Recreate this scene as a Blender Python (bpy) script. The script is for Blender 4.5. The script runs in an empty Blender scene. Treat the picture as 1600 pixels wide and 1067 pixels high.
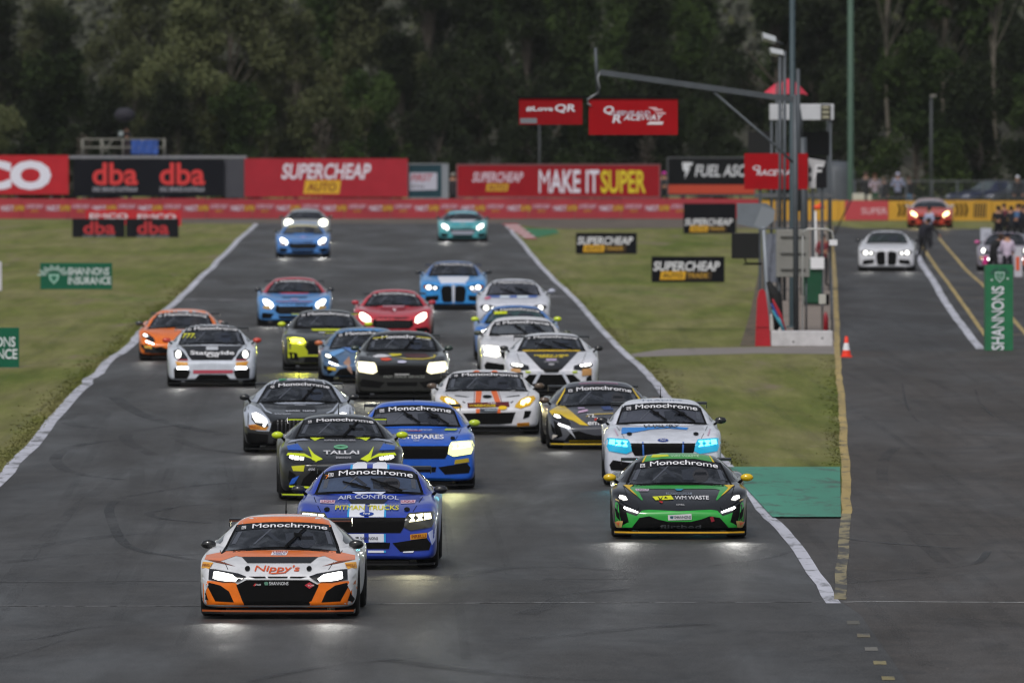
import bpy, bmesh, math, random
from mathutils import Vector, Matrix, geometry, noise
from mathutils.bvhtree import BVHTree
S = bpy.context.scene
C = S.collection
R = math.radians
random.seed(7)
# ------------------------------------------------------------------ camera
FP, HC, YH = 19000.0, 6.8, 115.0        # focal length in photo pixels, camera height, horizon row (1600 px wide photo)
PITCH = math.atan((533.5-YH)/FP)
cam_d = bpy.data.cameras.new('camera'); cam = bpy.data.objects.new('camera', cam_d); C.objects.link(cam)
S.camera = cam
cam.location = (0, 0, HC); cam.rotation_euler = (R(90)-PITCH, 0, 0)
cam_d.sensor_width = 36; cam_d.lens = FP/1600*36
cam_d.clip_start = 1; cam_d.clip_end = 6000
cam_d.dof.use_dof = True; cam_d.dof.focus_distance = 163; cam_d.dof.aperture_fstop = 5.0
FW, UP = Vector((0, math.cos(PITCH), -math.sin(PITCH))), Vector((0, math.sin(PITCH), math.cos(PITCH)))
def ray(px, py): return FW*FP + Vector((px-800, 0, 0)) + UP*(533.5-py)
def W(px, py, h=0.0):                   # point of the horizontal plane z=h behind a pixel of the photograph
    r = ray(px, py); t = (h-HC)/r.z
    return Vector((r.x*t, r.y*t, h))
def at(px, py, D):                      # point at distance D along the view axis
    r = ray(px, py); t = D/r.y
    return Vector((r.x*t, D, HC+r.z*t))
# ------------------------------------------------------------------ light
S.view_settings.view_transform = 'Standard'; S.view_settings.look = 'None'
S.view_settings.gamma = 1; S.view_settings.exposure = 0.45; S.cycles.filter_width = 1.15
world = bpy.data.worlds.new('World'); S.world = world; world.use_nodes = True
wn = world.node_tree; wn.nodes.clear()
sky = wn.nodes.new('ShaderNodeTexSky'); sky.sky_type = 'NISHITA'; sky.sun_disc = False
SUN_EL, SUN_AZ = R(52), R(200)          # azimuth measured from +Y towards +X
sky.sun_elevation = SUN_EL; sky.sun_rotation = SUN_AZ; sky.dust_density = 1.6; sky.air_density = 1.0; sky.ozone_density = 1.0
hs = wn.nodes.new('ShaderNodeHueSaturation'); hs.inputs['Saturation'].default_value = 0.35
bg = wn.nodes.new('ShaderNodeBackground'); bg.inputs['Strength'].default_value = 0.066
wo = wn.nodes.new('ShaderNodeOutputWorld')
wn.links.new(sky.outputs[0], hs.inputs['Color']); wn.links.new(hs.outputs[0], bg.inputs[0]); wn.links.new(bg.outputs[0], wo.inputs[0])
sun_d = bpy.data.lights.new('sun', 'SUN'); sun_d.energy = 1.45; sun_d.angle = R(12); sun_d.color = (1, .96, .9)
sun = bpy.data.objects.new('sun', sun_d); C.objects.link(sun)
sd = Vector((math.sin(SUN_AZ)*math.cos(SUN_EL), math.cos(SUN_AZ)*math.cos(SUN_EL), math.sin(SUN_EL)))
sun.rotation_euler = sd.to_track_quat('Z', 'Y').to_euler(); sun.location = sd*50
# ------------------------------------------------------------------ materials
def lin(c):
    if isinstance(c, str):
        c = tuple(int(c[i:i+2], 16)/255 for i in (0, 2, 4))
    return tuple(x/12.92 if x <= .04045 else ((x+.055)/1.055)**2.4 for x in c)
MATS = {}
def mk(name):
    m = bpy.data.materials.new(name); m.use_nodes = True
    nt = m.node_tree; b = nt.nodes['Principled BSDF']
    return m, nt, b
def N(nt, t, **kw):
    n = nt.nodes.new(t)
    for k, v in kw.items():
        if k in n.inputs: n.inputs[k].default_value = v
        else: setattr(n, k, v)
    return n
def mat(col, rough=.5, metal=0.0, coat=0.0, emit=0.0, var=0.0, vscale=3.0, spec=.5, bump=0.0):
    key = (col, rough, metal, coat, emit, var, vscale, spec, bump)
    if key in MATS: return MATS[key]
    m, nt, b = mk('m_%s' % (col if isinstance(col, str) else 'c'))
    L = lin(col)
    b.inputs['Base Color'].default_value = (*L, 1); b.inputs['Roughness'].default_value = rough
    b.inputs['Metallic'].default_value = metal; b.inputs['Coat Weight'].default_value = coat
    b.inputs['Coat Roughness'].default_value = .08; b.inputs['Specular IOR Level'].default_value = spec
    if emit:
        b.inputs['Emission Color'].default_value = (*L, 1); b.inputs['Emission Strength'].default_value = emit
    if var or bump:
        tc = N(nt, 'ShaderNodeTexCoord'); nz = N(nt, 'ShaderNodeTexNoise', Scale=vscale, Detail=5.0, Roughness=.6)
        nt.links.new(tc.outputs['Object'], nz.inputs['Vector'])
        if var:
            rmp = N(nt, 'ShaderNodeMapRange'); rmp.inputs['From Min'].default_value = .3; rmp.inputs['From Max'].default_value = .7
            rmp.inputs['To Min'].default_value = 1-var; rmp.inputs['To Max'].default_value = 1+var
            mx = N(nt, 'ShaderNodeVectorMath', operation='SCALE'); mx.inputs[0].default_value = L
            nt.links.new(nz.outputs[0], rmp.inputs['Value']); nt.links.new(rmp.outputs[0], mx.inputs['Scale'])
            nt.links.new(mx.outputs[0], b.inputs['Base Color'])
        if bump:
            bp = N(nt, 'ShaderNodeBump', Strength=bump, Distance=.05)
            nt.links.new(nz.outputs[0], bp.inputs['Height']); nt.links.new(bp.outputs[0], b.inputs['Normal'])
    MATS[key] = m
    return m
def paint(col): return mat(col, .33, 0, .7, var=.13, vscale=5.0, spec=.4)
def vinyl(col): return mat(col, .45, 0, .08, spec=.35)
def cloth(col): return mat(col, .9, var=.15, vscale=9)
BLACK = mat('050506', .6, spec=.15); RUBBER = mat('131313', .75, var=.2, vscale=8); CARBON = mat('0c0d0f', .42, coat=.15, spec=.35)
GRILLE = mat('040405', .7, var=.4, vscale=30, spec=.15); GALV = mat('555a60', .55, .5, var=.15, vscale=2)
DARKSTEEL = mat('2b3a40', .5, .3, var=.1); WHITE = mat('e6e6ea', .45); 
def glass_mat():
    m, nt, b = mk('windscreen_glass')
    tc = N(nt, 'ShaderNodeTexCoord'); mp = N(nt, 'ShaderNodeMapping'); mp.inputs['Scale'].default_value = (2.2, 1, 5)
    nz = N(nt, 'ShaderNodeTexNoise', Scale=1.6, Detail=3.0, Distortion=.8)
    cr = N(nt, 'ShaderNodeValToRGB'); e = cr.color_ramp.elements
    e[0].position = .42; e[0].color = (.008, .010, .014, 1); e[1].position = .72; e[1].color = (.055, .062, .075, 1)
    nt.links.new(tc.outputs['Object'], mp.inputs[0]); nt.links.new(mp.outputs[0], nz.inputs['Vector'])
    nt.links.new(nz.outputs[0], cr.inputs[0]); nt.links.new(cr.outputs[0], b.inputs['Base Color'])
    b.inputs['Roughness'].default_value = .06; b.inputs['Specular IOR Level'].default_value = .6
    return m
GLASS = glass_mat()
# ------------------------------------------------------------------ mesh helpers
class MB:
    def __init__(s): s.v = []; s.f = []; s.m = []; s.mats = []; s.sm = []
    def mi(s, m):
        if m not in s.mats: s.mats.append(m)
        return s.mats.index(m)
    def add(s, vs, fs, m, smooth=False):
        o = len(s.v); s.v += [tuple(v) for v in vs]; k = s.mi(m)
        for f in fs: s.f.append([i+o for i in f]); s.m.append(k); s.sm.append(smooth)
        return s
    def box(s, c, sz, m, rot=None, bev=0.0):
        hx, hy, hz = (x/2 for x in sz); c = Vector(c)
        P = [Vector((sx*hx, sy*hy, sz_*hz)) for sx in (-1, 1) for sy in (-1, 1) for sz_ in (-1, 1)]
        if rot is not None: P = [rot @ p for p in P]
        return s.add([c+p for p in P], [(0, 1, 3, 2), (4, 6, 7, 5), (0, 4, 5, 1), (2, 3, 7, 6), (0, 2, 6, 4), (1, 5, 7, 3)], m)
    def tube(s, pts, r, m, n=10, cap=True):
        pts = [Vector(p) for p in pts]; rs = r if isinstance(r, (list, tuple)) else [r]*len(pts)
        vs = []; fs = []
        for i, p in enumerate(pts):
            d = (pts[min(i+1, len(pts)-1)]-pts[max(i-1, 0)]).normalized()
            a = Vector((0, 0, 1)) if abs(d.z) < .9 else Vector((1, 0, 0))
            u = d.cross(a).normalized(); w = d.cross(u)
            for k in range(n):
                t = 2*math.pi*k/n; vs.append(p+(u*math.cos(t)+w*math.sin(t))*rs[i])
        for i in range(len(pts)-1):
            for k in range(n):
                a0 = i*n+k; a1 = i*n+(k+1) % n; fs.append((a0, a0+n, a1+n, a1))
        if cap: fs += [tuple(range(n)), tuple(reversed(range((len(pts)-1)*n, len(pts)*n)))]
        return s.add(vs, fs, m, True)
    def lathe(s, prof, origin, axis, m, n=24):      # prof: (radius, along)
        q = Vector((0, 0, 1)).rotation_difference(Vector(axis)); o = Vector(origin); vs = []; fs = []
        for r, h in prof:
            for k in range(n):
                t = 2*math.pi*k/n; vs.append(o+q @ Vector((r*math.cos(t), r*math.sin(t), h)))
        for i in range(len(prof)-1):
            for k in range(n):
                a0 = i*n+k; a1 = i*n+(k+1) % n; fs.append((a0, a0+n, a1+n, a1))
        return s.add(vs, fs, m, True)
    def ball(s, c, r, m, n=10, sq=(1, 1, 1)):
        vs = []; fs = []
        for i in range(n+1):
            a = math.pi*i/n
            for k in range(2*n):
                t = math.pi*k/n; vs.append((c[0]+r*sq[0]*math.sin(a)*math.cos(t), c[1]+r*sq[1]*math.sin(a)*math.sin(t), c[2]+r*sq[2]*math.cos(a)))
        for i in range(n):
            for k in range(2*n):
                a0 = i*2*n+k; a1 = i*2*n+(k+1) % (2*n); fs.append((a0, a0+2*n, a1+2*n, a1))
        return s.add(vs, fs, m, True)
    def prism(s, poly, y0, y1, m, O=Vector((0, 0, 0))):   # polygon in XZ, thick along Y
        n = len(poly); vs = [Vector((p[0], y0, p[1]))+O for p in poly]+[Vector((p[0], y1, p[1]))+O for p in poly]
        fs = [tuple(range(n)), tuple(reversed(range(n, 2*n)))]+[(i, i+n, (i+1) % n+n, (i+1) % n) for i in range(n)]
        return s.add(vs, fs, m)
    def build(s, name, parent=None, loc=None, bevel=0.0, weld=False):
        me = bpy.data.meshes.new(name); me.from_pydata(s.v, [], s.f)
        for m in s.mats: me.materials.append(m)
        me.polygons.foreach_set('material_index', s.m); me.polygons.foreach_set('use_smooth', s.sm)
        bm = bmesh.new(); bm.from_mesh(me)
        if weld: bmesh.ops.remove_doubles(bm, verts=bm.verts, dist=1e-5)
        bmesh.ops.recalc_face_normals(bm, faces=bm.faces) if bevel >= 0 else None
        bm.to_mesh(me); bm.free()
        me.update()
        o = bpy.data.objects.new(name, me); C.objects.link(o)
        if parent is not None: o.parent = parent
        if loc is not None: o.location = loc
        if bevel > 0:
            b = o.modifiers.new('b', 'BEVEL'); b.width = bevel; b.segments = 2; b.limit_method = 'ANGLE'
        return o
def tag(o, label=None, cat=None, group=None, kind=None):
    for k, v in (('label', label), ('category', cat), ('group', group), ('kind', kind)):
        if v: o[k] = v
    return o
def empty(name, loc, rz=0, label=None, cat=None, group=None):
    o = bpy.data.objects.new(name, None); C.objects.link(o); o.location = loc; o.rotation_euler = (0, 0, rz)
    return tag(o, label, cat, group)
def copy_tree(o, parent=None):
    c = o.copy(); C.objects.link(c)
    if parent is not None: c.parent = parent
    for ch in o.children: copy_tree(ch, c)
    return c
# ---- text
TX = {}
def comps(V, F):
    par = list(range(len(V)))
    def fd(a):
        while par[a] != a: par[a] = par[par[a]]; a = par[a]
        return a
    for f in F:
        for i in f[1:]: par[fd(i)] = fd(f[0])
    out = {}
    for f in F: out.setdefault(fd(f[0]), []).append(f)
    return sorted(out.values(), key=lambda c: sum(V[i][0] for f in c for i in f)/(3*len(c)))
def text_tris(s, bold=.03):
    k = (s, bold)
    if k in TX: return TX[k]
    V, F = glyphs(s, bold*.45)
    if bold and any(c in s for c in 'MNWmw'):       # a widened M closes up: take it from the plain weight, fitted into the bold one's box
        V0, F0 = glyphs(s, 0); A, B = comps(V, F), comps(V0, F0); ch = []
        for c in s.replace(' ', ''): ch += [c]*(2 if c in 'ij:;' else 1)
        if len(A) == len(B) == len(ch):
            V = list(V); F = []
            for a, b, c in zip(A, B, ch):
                if c not in 'MNWmw': F += a; continue
                ia = {i for f in a for i in f}; ib = {i for f in b for i in f}; bx = lambda S_, W_, q: (min(W_[i][q] for i in S_), max(W_[i][q] for i in S_))
                (ax0, ax1), (ay0, ay1), (bx0, bx1), (by0, by1) = bx(ia, V, 0), bx(ia, V, 1), bx(ib, V0, 0), bx(ib, V0, 1); mp = {}
                for i in ib: mp[i] = len(V); V.append((ax0+(V0[i][0]-bx0)/(bx1-bx0)*(ax1-ax0), ay0+(V0[i][1]-by0)/(by1-by0)*(ay1-ay0)))
                F += [tuple(mp[i] for i in f) for f in b]
        else: V, F = V0, F0
    TX[k] = (V, F)
    return TX[k]
def glyphs(s, bold):
    cu = bpy.data.curves.new('t', 'FONT'); cu.body = s; cu.size = 1; cu.offset = bold; cu.resolution_u = 3
    o = bpy.data.objects.new('t', cu); C.objects.link(o)
    dg = bpy.context.evaluated_depsgraph_get(); ev = o.evaluated_get(dg); me = ev.to_mesh()
    me.calc_loop_triangles()
    V = [(v.co.x, v.co.y) for v in me.vertices]; F = [tuple(t.vertices) for t in me.loop_triangles]
    ev.to_mesh_clear(); bpy.data.objects.remove(o); bpy.data.curves.remove(cu)
    x0 = min(v[0] for v in V); x1 = max(v[0] for v in V); y0 = min(v[1] for v in V); y1 = max(v[1] for v in V)
    V = [((x-x0)/(x1-x0)-.5, (y-y0)/(y1-y0)-.5) for x, y in V]
    return V, F
def flat_text(mb, s, c, w, h, m, ux=Vector((1, 0, 0)), uy=Vector((0, 0, 1)), off=.006, shear=0.0, bold=.03):
    V, F = text_tris(s, bold); n = ux.cross(uy)           # text reads along ux, faces +n
    c = Vector(c)+n*off
    mb.add([c+ux*(x*w+y*h*shear)+uy*(y*h) for x, y in V], F, m)
def flat_poly(mb, pts, c, m, ux=Vector((1, 0, 0)), uy=Vector((0, 0, 1)), off=.003):
    n = ux.cross(uy); c = Vector(c)+n*off
    mb.add([c+ux*x+uy*y for x, y in pts], [tuple(range(len(pts)))], m)
# ------------------------------------------------------------------ ground materials
def ground_nodes(name):
    m, nt, b = mk(name)
    tc = N(nt, 'ShaderNodeTexCoord')
    def nz(scale, sy, det=5, rough=.6, dist=0.0):
        mp = N(nt, 'ShaderNodeMapping'); mp.inputs['Scale'].default_value = (scale, scale*sy, scale)
        n = N(nt, 'ShaderNodeTexNoise', Scale=1.0, Detail=float(det), Roughness=rough, Distortion=dist)
        nt.links.new(tc.outputs['Object'], mp.inputs[0]); nt.links.new(mp.outputs[0], n.inputs['Vector'])
        return n.outputs[0]
    def ramp(src, stops):
        cr = N(nt, 'ShaderNodeValToRGB'); e = cr.color_ramp.elements
        while len(e) > 1: e.remove(e[0])
        e[0].position = stops[0][0]; e[0].color = (*stops[0][1], 1)
        for p, c in stops[1:]:
            x = e.new(p); x.color = (*c, 1)
        nt.links.new(src, cr.inputs[0]); return cr.outputs[0]
    def mix(a, b_, f, typ='MIX'):
        x = N(nt, 'ShaderNodeMix', data_type='RGBA', blend_type=typ)
        for s, i in ((f, 0), (a, 6), (b_, 7)):
            if hasattr(s, 'is_linked'): nt.links.new(s, x.inputs[i])
            else: x.inputs[i].default_value = s if i == 0 else (*s, 1)
        return x.outputs[2]
    return m, nt, b, nz, ramp, mix
def asphalt(name, base, r0=.42, r1=.62, spec=.36):
    m, nt, b, nz, ramp, mix = ground_nodes(name)
    g = lambda k: tuple(x*k for x in base)
    c = ramp(nz(.35, .10, 6, .65, .6), [(.3, g(.74)), (.5, g(1.0)), (.7, g(1.26))])
    c2 = ramp(nz(.8, .9, 6, .7), [(.35, (.84,)*3), (.65, (1.14,)*3)])
    c = mix(c, c2, 1.0, 'MULTIPLY')
    c3 = ramp(nz(34, .30, 3, .75), [(.32, (.50,)*3), (.5, (1.0,)*3), (.68, (1.7,)*3)])
    c = mix(c, c3, 1.0, 'MULTIPLY')
    c4 = ramp(nz(.9, .35, 7, .75, 1.2), [(.34, (.62,)*3), (.48, (1.0,)*3), (.66, (1.25,)*3)])
    c = mix(c, c4, 1.0, 'MULTIPLY')
    c5 = ramp(nz(5.5, .12, 3, .6), [(.70, (1.0,)*3), (.76, (1.9,)*3)])
    c = mix(c, c5, 1.0, 'MULTIPLY')
    nt.links.new(c, b.inputs['Base Color'])
    r = N(nt, 'ShaderNodeMapRange'); nt.links.new(nz(.5, .12, 4, .6, .4), r.inputs['Value'])
    r.inputs['From Min'].default_value = .35; r.inputs['From Max'].default_value = .65
    r.inputs['To Min'].default_value = r0; r.inputs['To Max'].default_value = r1
    nt.links.new(r.outputs[0], b.inputs['Roughness']); b.inputs['Specular IOR Level'].default_value = spec
    bp = N(nt, 'ShaderNodeBump', Strength=.9, Distance=.012); nt.links.new(nz(42, .5, 3), bp.inputs['Height']); nt.links.new(bp.outputs[0], b.inputs['Normal'])
    return m
TRACK = asphalt('track_asphalt', (.037, .0352, .0345), .43, .64); PIT = asphalt('pit_asphalt', (.032, .0302, .0302), .5, .7)
APRON = asphalt('apron_asphalt', (.043, .0365, .0325), .5, .7)
def grassmat():
    m, nt, b, nz, ramp, mix = ground_nodes('mown_grass')
    c = ramp(nz(.22, .14, 6, .65, .5), [(.3, (.088, .122, .022)), (.45, (.145, .158, .045)), (.58, (.190, .180, .078)), (.72, (.098, .150, .024))])
    c2 = ramp(nz(1.6, .05, 5, .7), [(.3, (.72,)*3), (.7, (1.25,)*3)])
    c = mix(c, c2, 1.0, 'MULTIPLY')
    c3 = ramp(nz(24, .3, 3, .8), [(.3, (.80,)*3), (.7, (1.2,)*3)])
    c = mix(c, c3, 1.0, 'MULTIPLY')
    dirt = ramp(nz(.45, .12, 5, .6, .8), [(.60, (0, 0, 0)), (.72, (1, 1, 1))])
    c = mix(c, (.20, .165, .115), dirt)
    nt.links.new(c, b.inputs['Base Color']); b.inputs['Roughness'].default_value = 1; b.inputs['Specular IOR Level'].default_value = .1
    bp = N(nt, 'ShaderNodeBump', Strength=.4, Distance=.04); nt.links.new(nz(14, .35, 3, .8), bp.inputs['Height']); nt.links.new(bp.outputs[0], b.inputs['Normal'])
    return m
GRASS = grassmat()
def worn(name, col, wear=.45, base=(.06, .06, .06), scale=3.0, rough=.6):
    m, nt, b, nz, ramp, mix = ground_nodes(name)
    L = lin(col)
    c = ramp(nz(scale*.4, .12, 4), [(.3, tuple(x*.78 for x in L)), (.7, tuple(min(1, x*1.08) for x in L))])
    f = ramp(nz(scale, .25, 7, .75, .3), [(wear-.04 if wear else 0, (1, 1, 1)), (wear+.06, (0, 0, 0))])
    if wear: c = mix(c, base, f)
    nt.links.new(c, b.inputs['Base Color']); b.inputs['Roughness'].default_value = rough
    return m
def sheet(name, pts, z, m, step=None):
    """flat ground sheet from photo outline pixels"""
    V = [W(x, y, z) for x, y in pts]
    o = MB().add(V, [tuple(range(len(V)))], m).build(name)
    if o.data.polygons[0].normal.z < 0: o.data.flip_normals()
    return tag(o, kind='structure')
def spline(pts, n=6):
    P = [Vector((*p, 0)) for p in pts]; out = []
    for i in range(len(P)-1):
        p0, p1, p2, p3 = P[max(i-1, 0)], P[i], P[i+1], P[min(i+2, len(P)-1)]
        for k in range(n):
            t = k/n
            out.append(.5*((2*p1)+(p2-p0)*t+(2*p0-5*p1+4*p2-p3)*t*t+(3*p1-p0-3*p2+p3)*t**3))
    out.append(P[-1]); return out
def stripe(name, pts, width, z, m, kind='structure', n=6, wob=0.0):
    """painted line along photo pixels, width in metres (or list)"""
    P = [W(x, y, 0) for x, y in pts]; P = spline([(p.x, p.y) for p in P], n)
    ws = width if isinstance(width, (list, tuple)) else [width]*2
    vs = []; fs = []
    for i, p in enumerate(P):
        d = (P[min(i+1, len(P)-1)]-P[max(i-1, 0)]).normalized(); nrm = Vector((-d.y, d.x, 0))
        w = ws[0]+(ws[-1]-ws[0])*i/(len(P)-1)
        j = wob*(noise.noise(Vector((p.y*.22, 1.7, len(pts)*.3)))+.6*noise.noise(Vector((p.y*.6, 9.1, 2))))
        vs += [p+nrm*(w/2+j)+Vector((0, 0, z)), p-nrm*(w/2-j)+Vector((0, 0, z))]
    for i in range(len(P)-1): fs.append((2*i, 2*i+1, 2*i+3, 2*i+2))
    o = MB().add(vs, fs, m).build(name)
    if o.data.polygons[0].normal.z < 0: o.data.flip_normals()
    return tag(o, kind=kind)
LEFTL = [(-75, 830), (0, 752), (70, 672), (133, 600), (150, 583), (205, 537), (225, 515), (277, 470), (330, 419), (390, 360), (402, 350)]
RIGHTL = [(1303, 943), (1240, 848), (1197, 803), (1165, 760), (1100, 688), (1030, 606), (1000, 573), (955, 532), (905, 475), (858, 430), (825, 392), (800, 362), (790, 350)]
YELL = [(1312, 937), (1312.6, 906), (1317.7, 872), (1319.5, 844), (1322, 803), (1322, 751), (1319.5, 705), (1316.5, 660), (1315, 624), (1310.5, 585), (1308, 546), (1307, 495), (1303.6, 420), (1300, 380), (1298, 352)]
# ground
g = MB().add([(-900, 20, 0), (900, 20, 0), (900, 3500, 0), (-900, 3500, 0)], [(0, 1, 2, 3)], GRASS).build('ground'); tag(g, kind='structure')
sheet('track', [(-200, 1200), (1500, 1200), (1420, 1068), (1345, 960), (1316, 941)]+RIGHTL[1:]+[(790, 349), (402, 349)]+LEFTL[::-1][1:]+[(-200, 960)], .004, TRACK)
sheet('pit_apron', [(1345, 960), (1420, 1068), (1500, 1200), (2000, 1200), (2000, 548), (1312, 548)]+YELL[9::-1]+[(1316, 941)], .005, APRON)
sheet('run_off', [(1316, 941), (1312, 905), (1317, 870), (1319, 840), (1319, 806), (1200, 806), (1250, 856)], .0045, APRON)
sheet('pit_lane', [(1308, 548), (2000, 548), (2000, 362), (1620, 358), (1340, 357), (1298, 352), (1300, 380), (1303.6, 420), (1307, 495)], .006, PIT)
dirtm = worn('bare_dirt', '5f554c', .42, (.07, .055, .042), 1.0, .9)
sheet('dirt_verge', [(-60, 334), (1298, 343), (1298, 352), (1240, 358), (1120, 356), (1000, 357), (900, 358), (840, 356), (795, 350), (402, 350), (300, 349), (200, 346), (100, 343), (-60, 340)], .0035, dirtm)
sheet('far_kerb_runoff', [(812, 357), (868, 358), (874, 364), (838, 371), (826, 368)], .009, mat('1f6b43', .7, var=.2))
kerb = MB()
for i in range(9):
    a, b_ = i/9, (i+1)/9
    def L(t, o): return W(784+t*38+o, 350+t*24)
    p = [L(a, 0), L(a, 24-6*a), L(b_, 24-6*b_), L(b_, 0)]
    kerb.add([q+Vector((0, 0, .02)) for q in p], [(0, 1, 2, 3)], mat('c8b8b8', .6) if i % 2 else mat('a04048', .6))
tag(kerb.build('kerb'), kind='structure')
sheet('concrete_path', [(985, 553), (1040, 545), (1180, 542), (1306, 541), (1308, 553), (1180, 552), (1040, 556), (990, 558)], .004, mat('7d7774', .85, var=.15, vscale=.6))
sheet('pit_wall_slab', [(1203, 541), (1306, 541), (1302, 400), (1290, 352), (1215, 352), (1203, 400)], .004, mat('7f746c', .85, var=.12, vscale=.5))
sheet('green_patch', [(1135, 729), (1312.6, 729), (1314, 807), (1207, 807)], .030, worn('green_paint', '3a8a72', .42, (.045, .10, .075), 1.6, .6))
tag(MB().add([W(*p)+Vector((0, 0, h)) for p in ((1207, 807.1), (1314, 807.1)) for h in (0, .03)], [(0, 1, 3, 2)], mat('2f9a52', .6)).build('green_patch_lip'), kind='structure')
sheet('dirt_beside_wall', [(1156, 541), (1204, 541), (1204, 470), (1206, 405), (1190, 405), (1180, 450), (1172, 490)], .003, worn('brown_dirt', '5e5140', .45, (.06, .05, .03), 2.0, .95))
WL = worn('white_line_paint', 'c4c5d2', .43, (.12, .12, .13), 2.2, .5)
YL = worn('yellow_line_paint', 'b0985a', .42, (.10, .09, .06), 2.4, .6)
stripe('white_line', LEFTL, [.25, .21], .009, WL, wob=.10); stripe('white_line', RIGHTL, [.19, .17], .009, WL, wob=.04)
stripe('yellow_line', YELL[:3:-1], [.13, .155], .011, YL, wob=.03); stripe('yellow_line', YELL[4::-1], [.155, .16], .011, worn('faded_line_paint', '8f8462', .49, (.05, .047, .043), 2.0, .6), wob=.03)
stripe('white_line', [(1532, 546), (1504, 510), (1480, 477), (1462, 445), (1444, 418), (1429, 392)], .22, .010, WL, wob=.03)
stripe('yellow_line', [(1554, 546), (1537, 521), (1487, 450), (1463, 418), (1440, 384)], .12, .010, YL, wob=.02)
stripe('yellow_line', [(1660, 578), (1600, 519), (1542, 452), (1508, 420), (1467, 372)], .12, .010, YL, wob=.02)
hm = worn('hatch_paint', '7e6f52', .45, (.055, .052, .05), 2.0, .7)
for i, y in enumerate((392, 402, 413, 425, 438, 451, 466, 483, 502, 523, 547)):
    xa = 1440+(y-384)*.71; xb = 1467+(y-372)*.905
    stripe('hatch_line', [(xa+1, y), (xb-1, y)], .55, .008, hm, n=1)
stripe('grid_line', [(-60, 947), (300, 947), (800, 942), (1310, 941)], .14, .0085, worn('faint_white', '8f8f92', .50, (.062, .06, .06), 5.0, .6))
stripe('grid_line', [(1318, 941), (1400, 940.5), (1700, 942)], .14, .0085, worn('thin_white', 'a5a5a6', .42, (.062, .06, .06), 4.0, .6))
stripe('grid_line', [(-60, 910), (420, 907), (1000, 905)], .09, .0085, worn('faint_grey', '5f5f61', .52, (.062, .06, .06), 4.0, .6))
stripe('grid_line', [(285, 468), (500, 470), (740, 466), (880, 463)], 1.1, .0085, worn('far_white', '8a898f', .47, (.062, .06, .06), .8, .6))
for i, (x, y) in enumerate(((1333, 972), (1349, 992), (1361, 1013), (1374.5, 1034.6), (1387.5, 1058.7))):
    sheet('dash_marking', [(x-10.5, y-2.8), (x+9.5, y-2.8), (x+11, y+3), (x-9, y+3)], .0085, worn('dash_paint%d' % i, ('57544c', '6f6650', '6c6963', '857a52', '7d7249')[i], .44, (.07, .065, .06), 4, .6))
# tyre marks
def skidmat(name, k):
    m, nt, b, nz, ramp, mix = ground_nodes(name)
    b.inputs['Base Color'].default_value = (.012, .012, .014, 1); b.inputs['Roughness'].default_value = .5
    f = ramp(nz(.9, .25, 5, .7), [(.35, (0, 0, 0)), (.62, (k,)*3)])
    tr = N(nt, 'ShaderNodeBsdfTransparent'); mx = N(nt, 'ShaderNodeMixShader'); out = nt.nodes['Material Output']
    nt.links.new(f, mx.inputs[0]); nt.links.new(tr.outputs[0], mx.inputs[1]); nt.links.new(b.outputs[0], mx.inputs[2]); nt.links.new(mx.outputs[0], out.inputs[0])
    return m
SK1, SK2 = skidmat('tyre_mark_rubber', .50), skidmat('faint_tyre_mark', .30)
SK3 = skidmat('light_scuff', .11); rs = random.Random(12)
SKIDS = [([(445, 753), (330, 757), (250, 768), (195, 778), (172, 792), (175, 815), (190, 845), (215, 860), (260, 868), (300, 875)], .16, SK1),
 ([(160, 690), (110, 700), (90, 712), (88, 722), (105, 736), (150, 746), (190, 750)], .22, SK1), ([(200, 688), (150, 692), (112, 698)], .2, SK2),
 ([(150, 645), (120, 648), (104, 655), (112, 664), (150, 670)], .3, SK2), ([(180, 622), (205, 640), (240, 655), (290, 668), (350, 680)], .3, SK1),
 ([(290, 664), (225, 672), (197, 682), (205, 695), (240, 712)], .25, SK2), ([(268, 676), (285, 690), (320, 702), (400, 712)], .25, SK2),
 ([(340, 788), (280, 792), (240, 800), (235, 806), (262, 812), (330, 818)], .16, SK1), ([(0, 880), (80, 872), (170, 866), (310, 868)], .3, SK2),
 ([(-20, 1004), (60, 998), (130, 982), (200, 978)], .12, SK1), ([(20, 860), (120, 845), (200, 835)], .4, SK2), ([(0, 1030), (40, 1020), (100, 1000)], .08, SK2),
 ([(1236, 862), (1200, 873), (1150, 880), (1110, 886)], .1, SK2), ([(1312, 840), (1350, 846), (1420, 852), (1500, 858)], .12, SK1),
 ([(1330, 822), (1400, 830), (1500, 838), (1600, 838)], .12, SK2), ([(1544, 862), (1530, 878), (1500, 886), (1440, 892)], .12, SK1),
 ([(1320, 912), (1400, 906), (1490, 899), (1560, 896)], .12, SK2), ([(1410, 600), (1414, 625), (1422, 645), (1435, 660)], .05, SK1),
 ([(1524, 610), (1530, 628), (1540, 640), (1552, 652)], .05, SK1), ([(1380, 760), (1378, 740), (1384, 715), (1400, 700)], .2, SK2),
 ([(1215, 732), (1240, 742), (1290, 756), (1312, 762)], .14, SK1), ([(1170, 733), (1230, 731), (1312, 736)], .12, SK1),
 ([(600, 1030), (760, 1052), (900, 1062), (1100, 1067)], .35, SK2), ([(380, 1066), (520, 1040), (640, 1030)], .2, SK2),
 ([(700, 905), (780, 890), (880, 886), (960, 892)], .35, SK2), ([(820, 960), (860, 945), (890, 930), (980, 920)], .3, SK2),
 ([(820, 1000), (960, 985), (1100, 975)], .4, SK2)]
for i, (p, w, m) in enumerate(SKIDS): stripe('tyre_mark', p, w, .0120+.0003*i, m, n=5)

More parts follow.
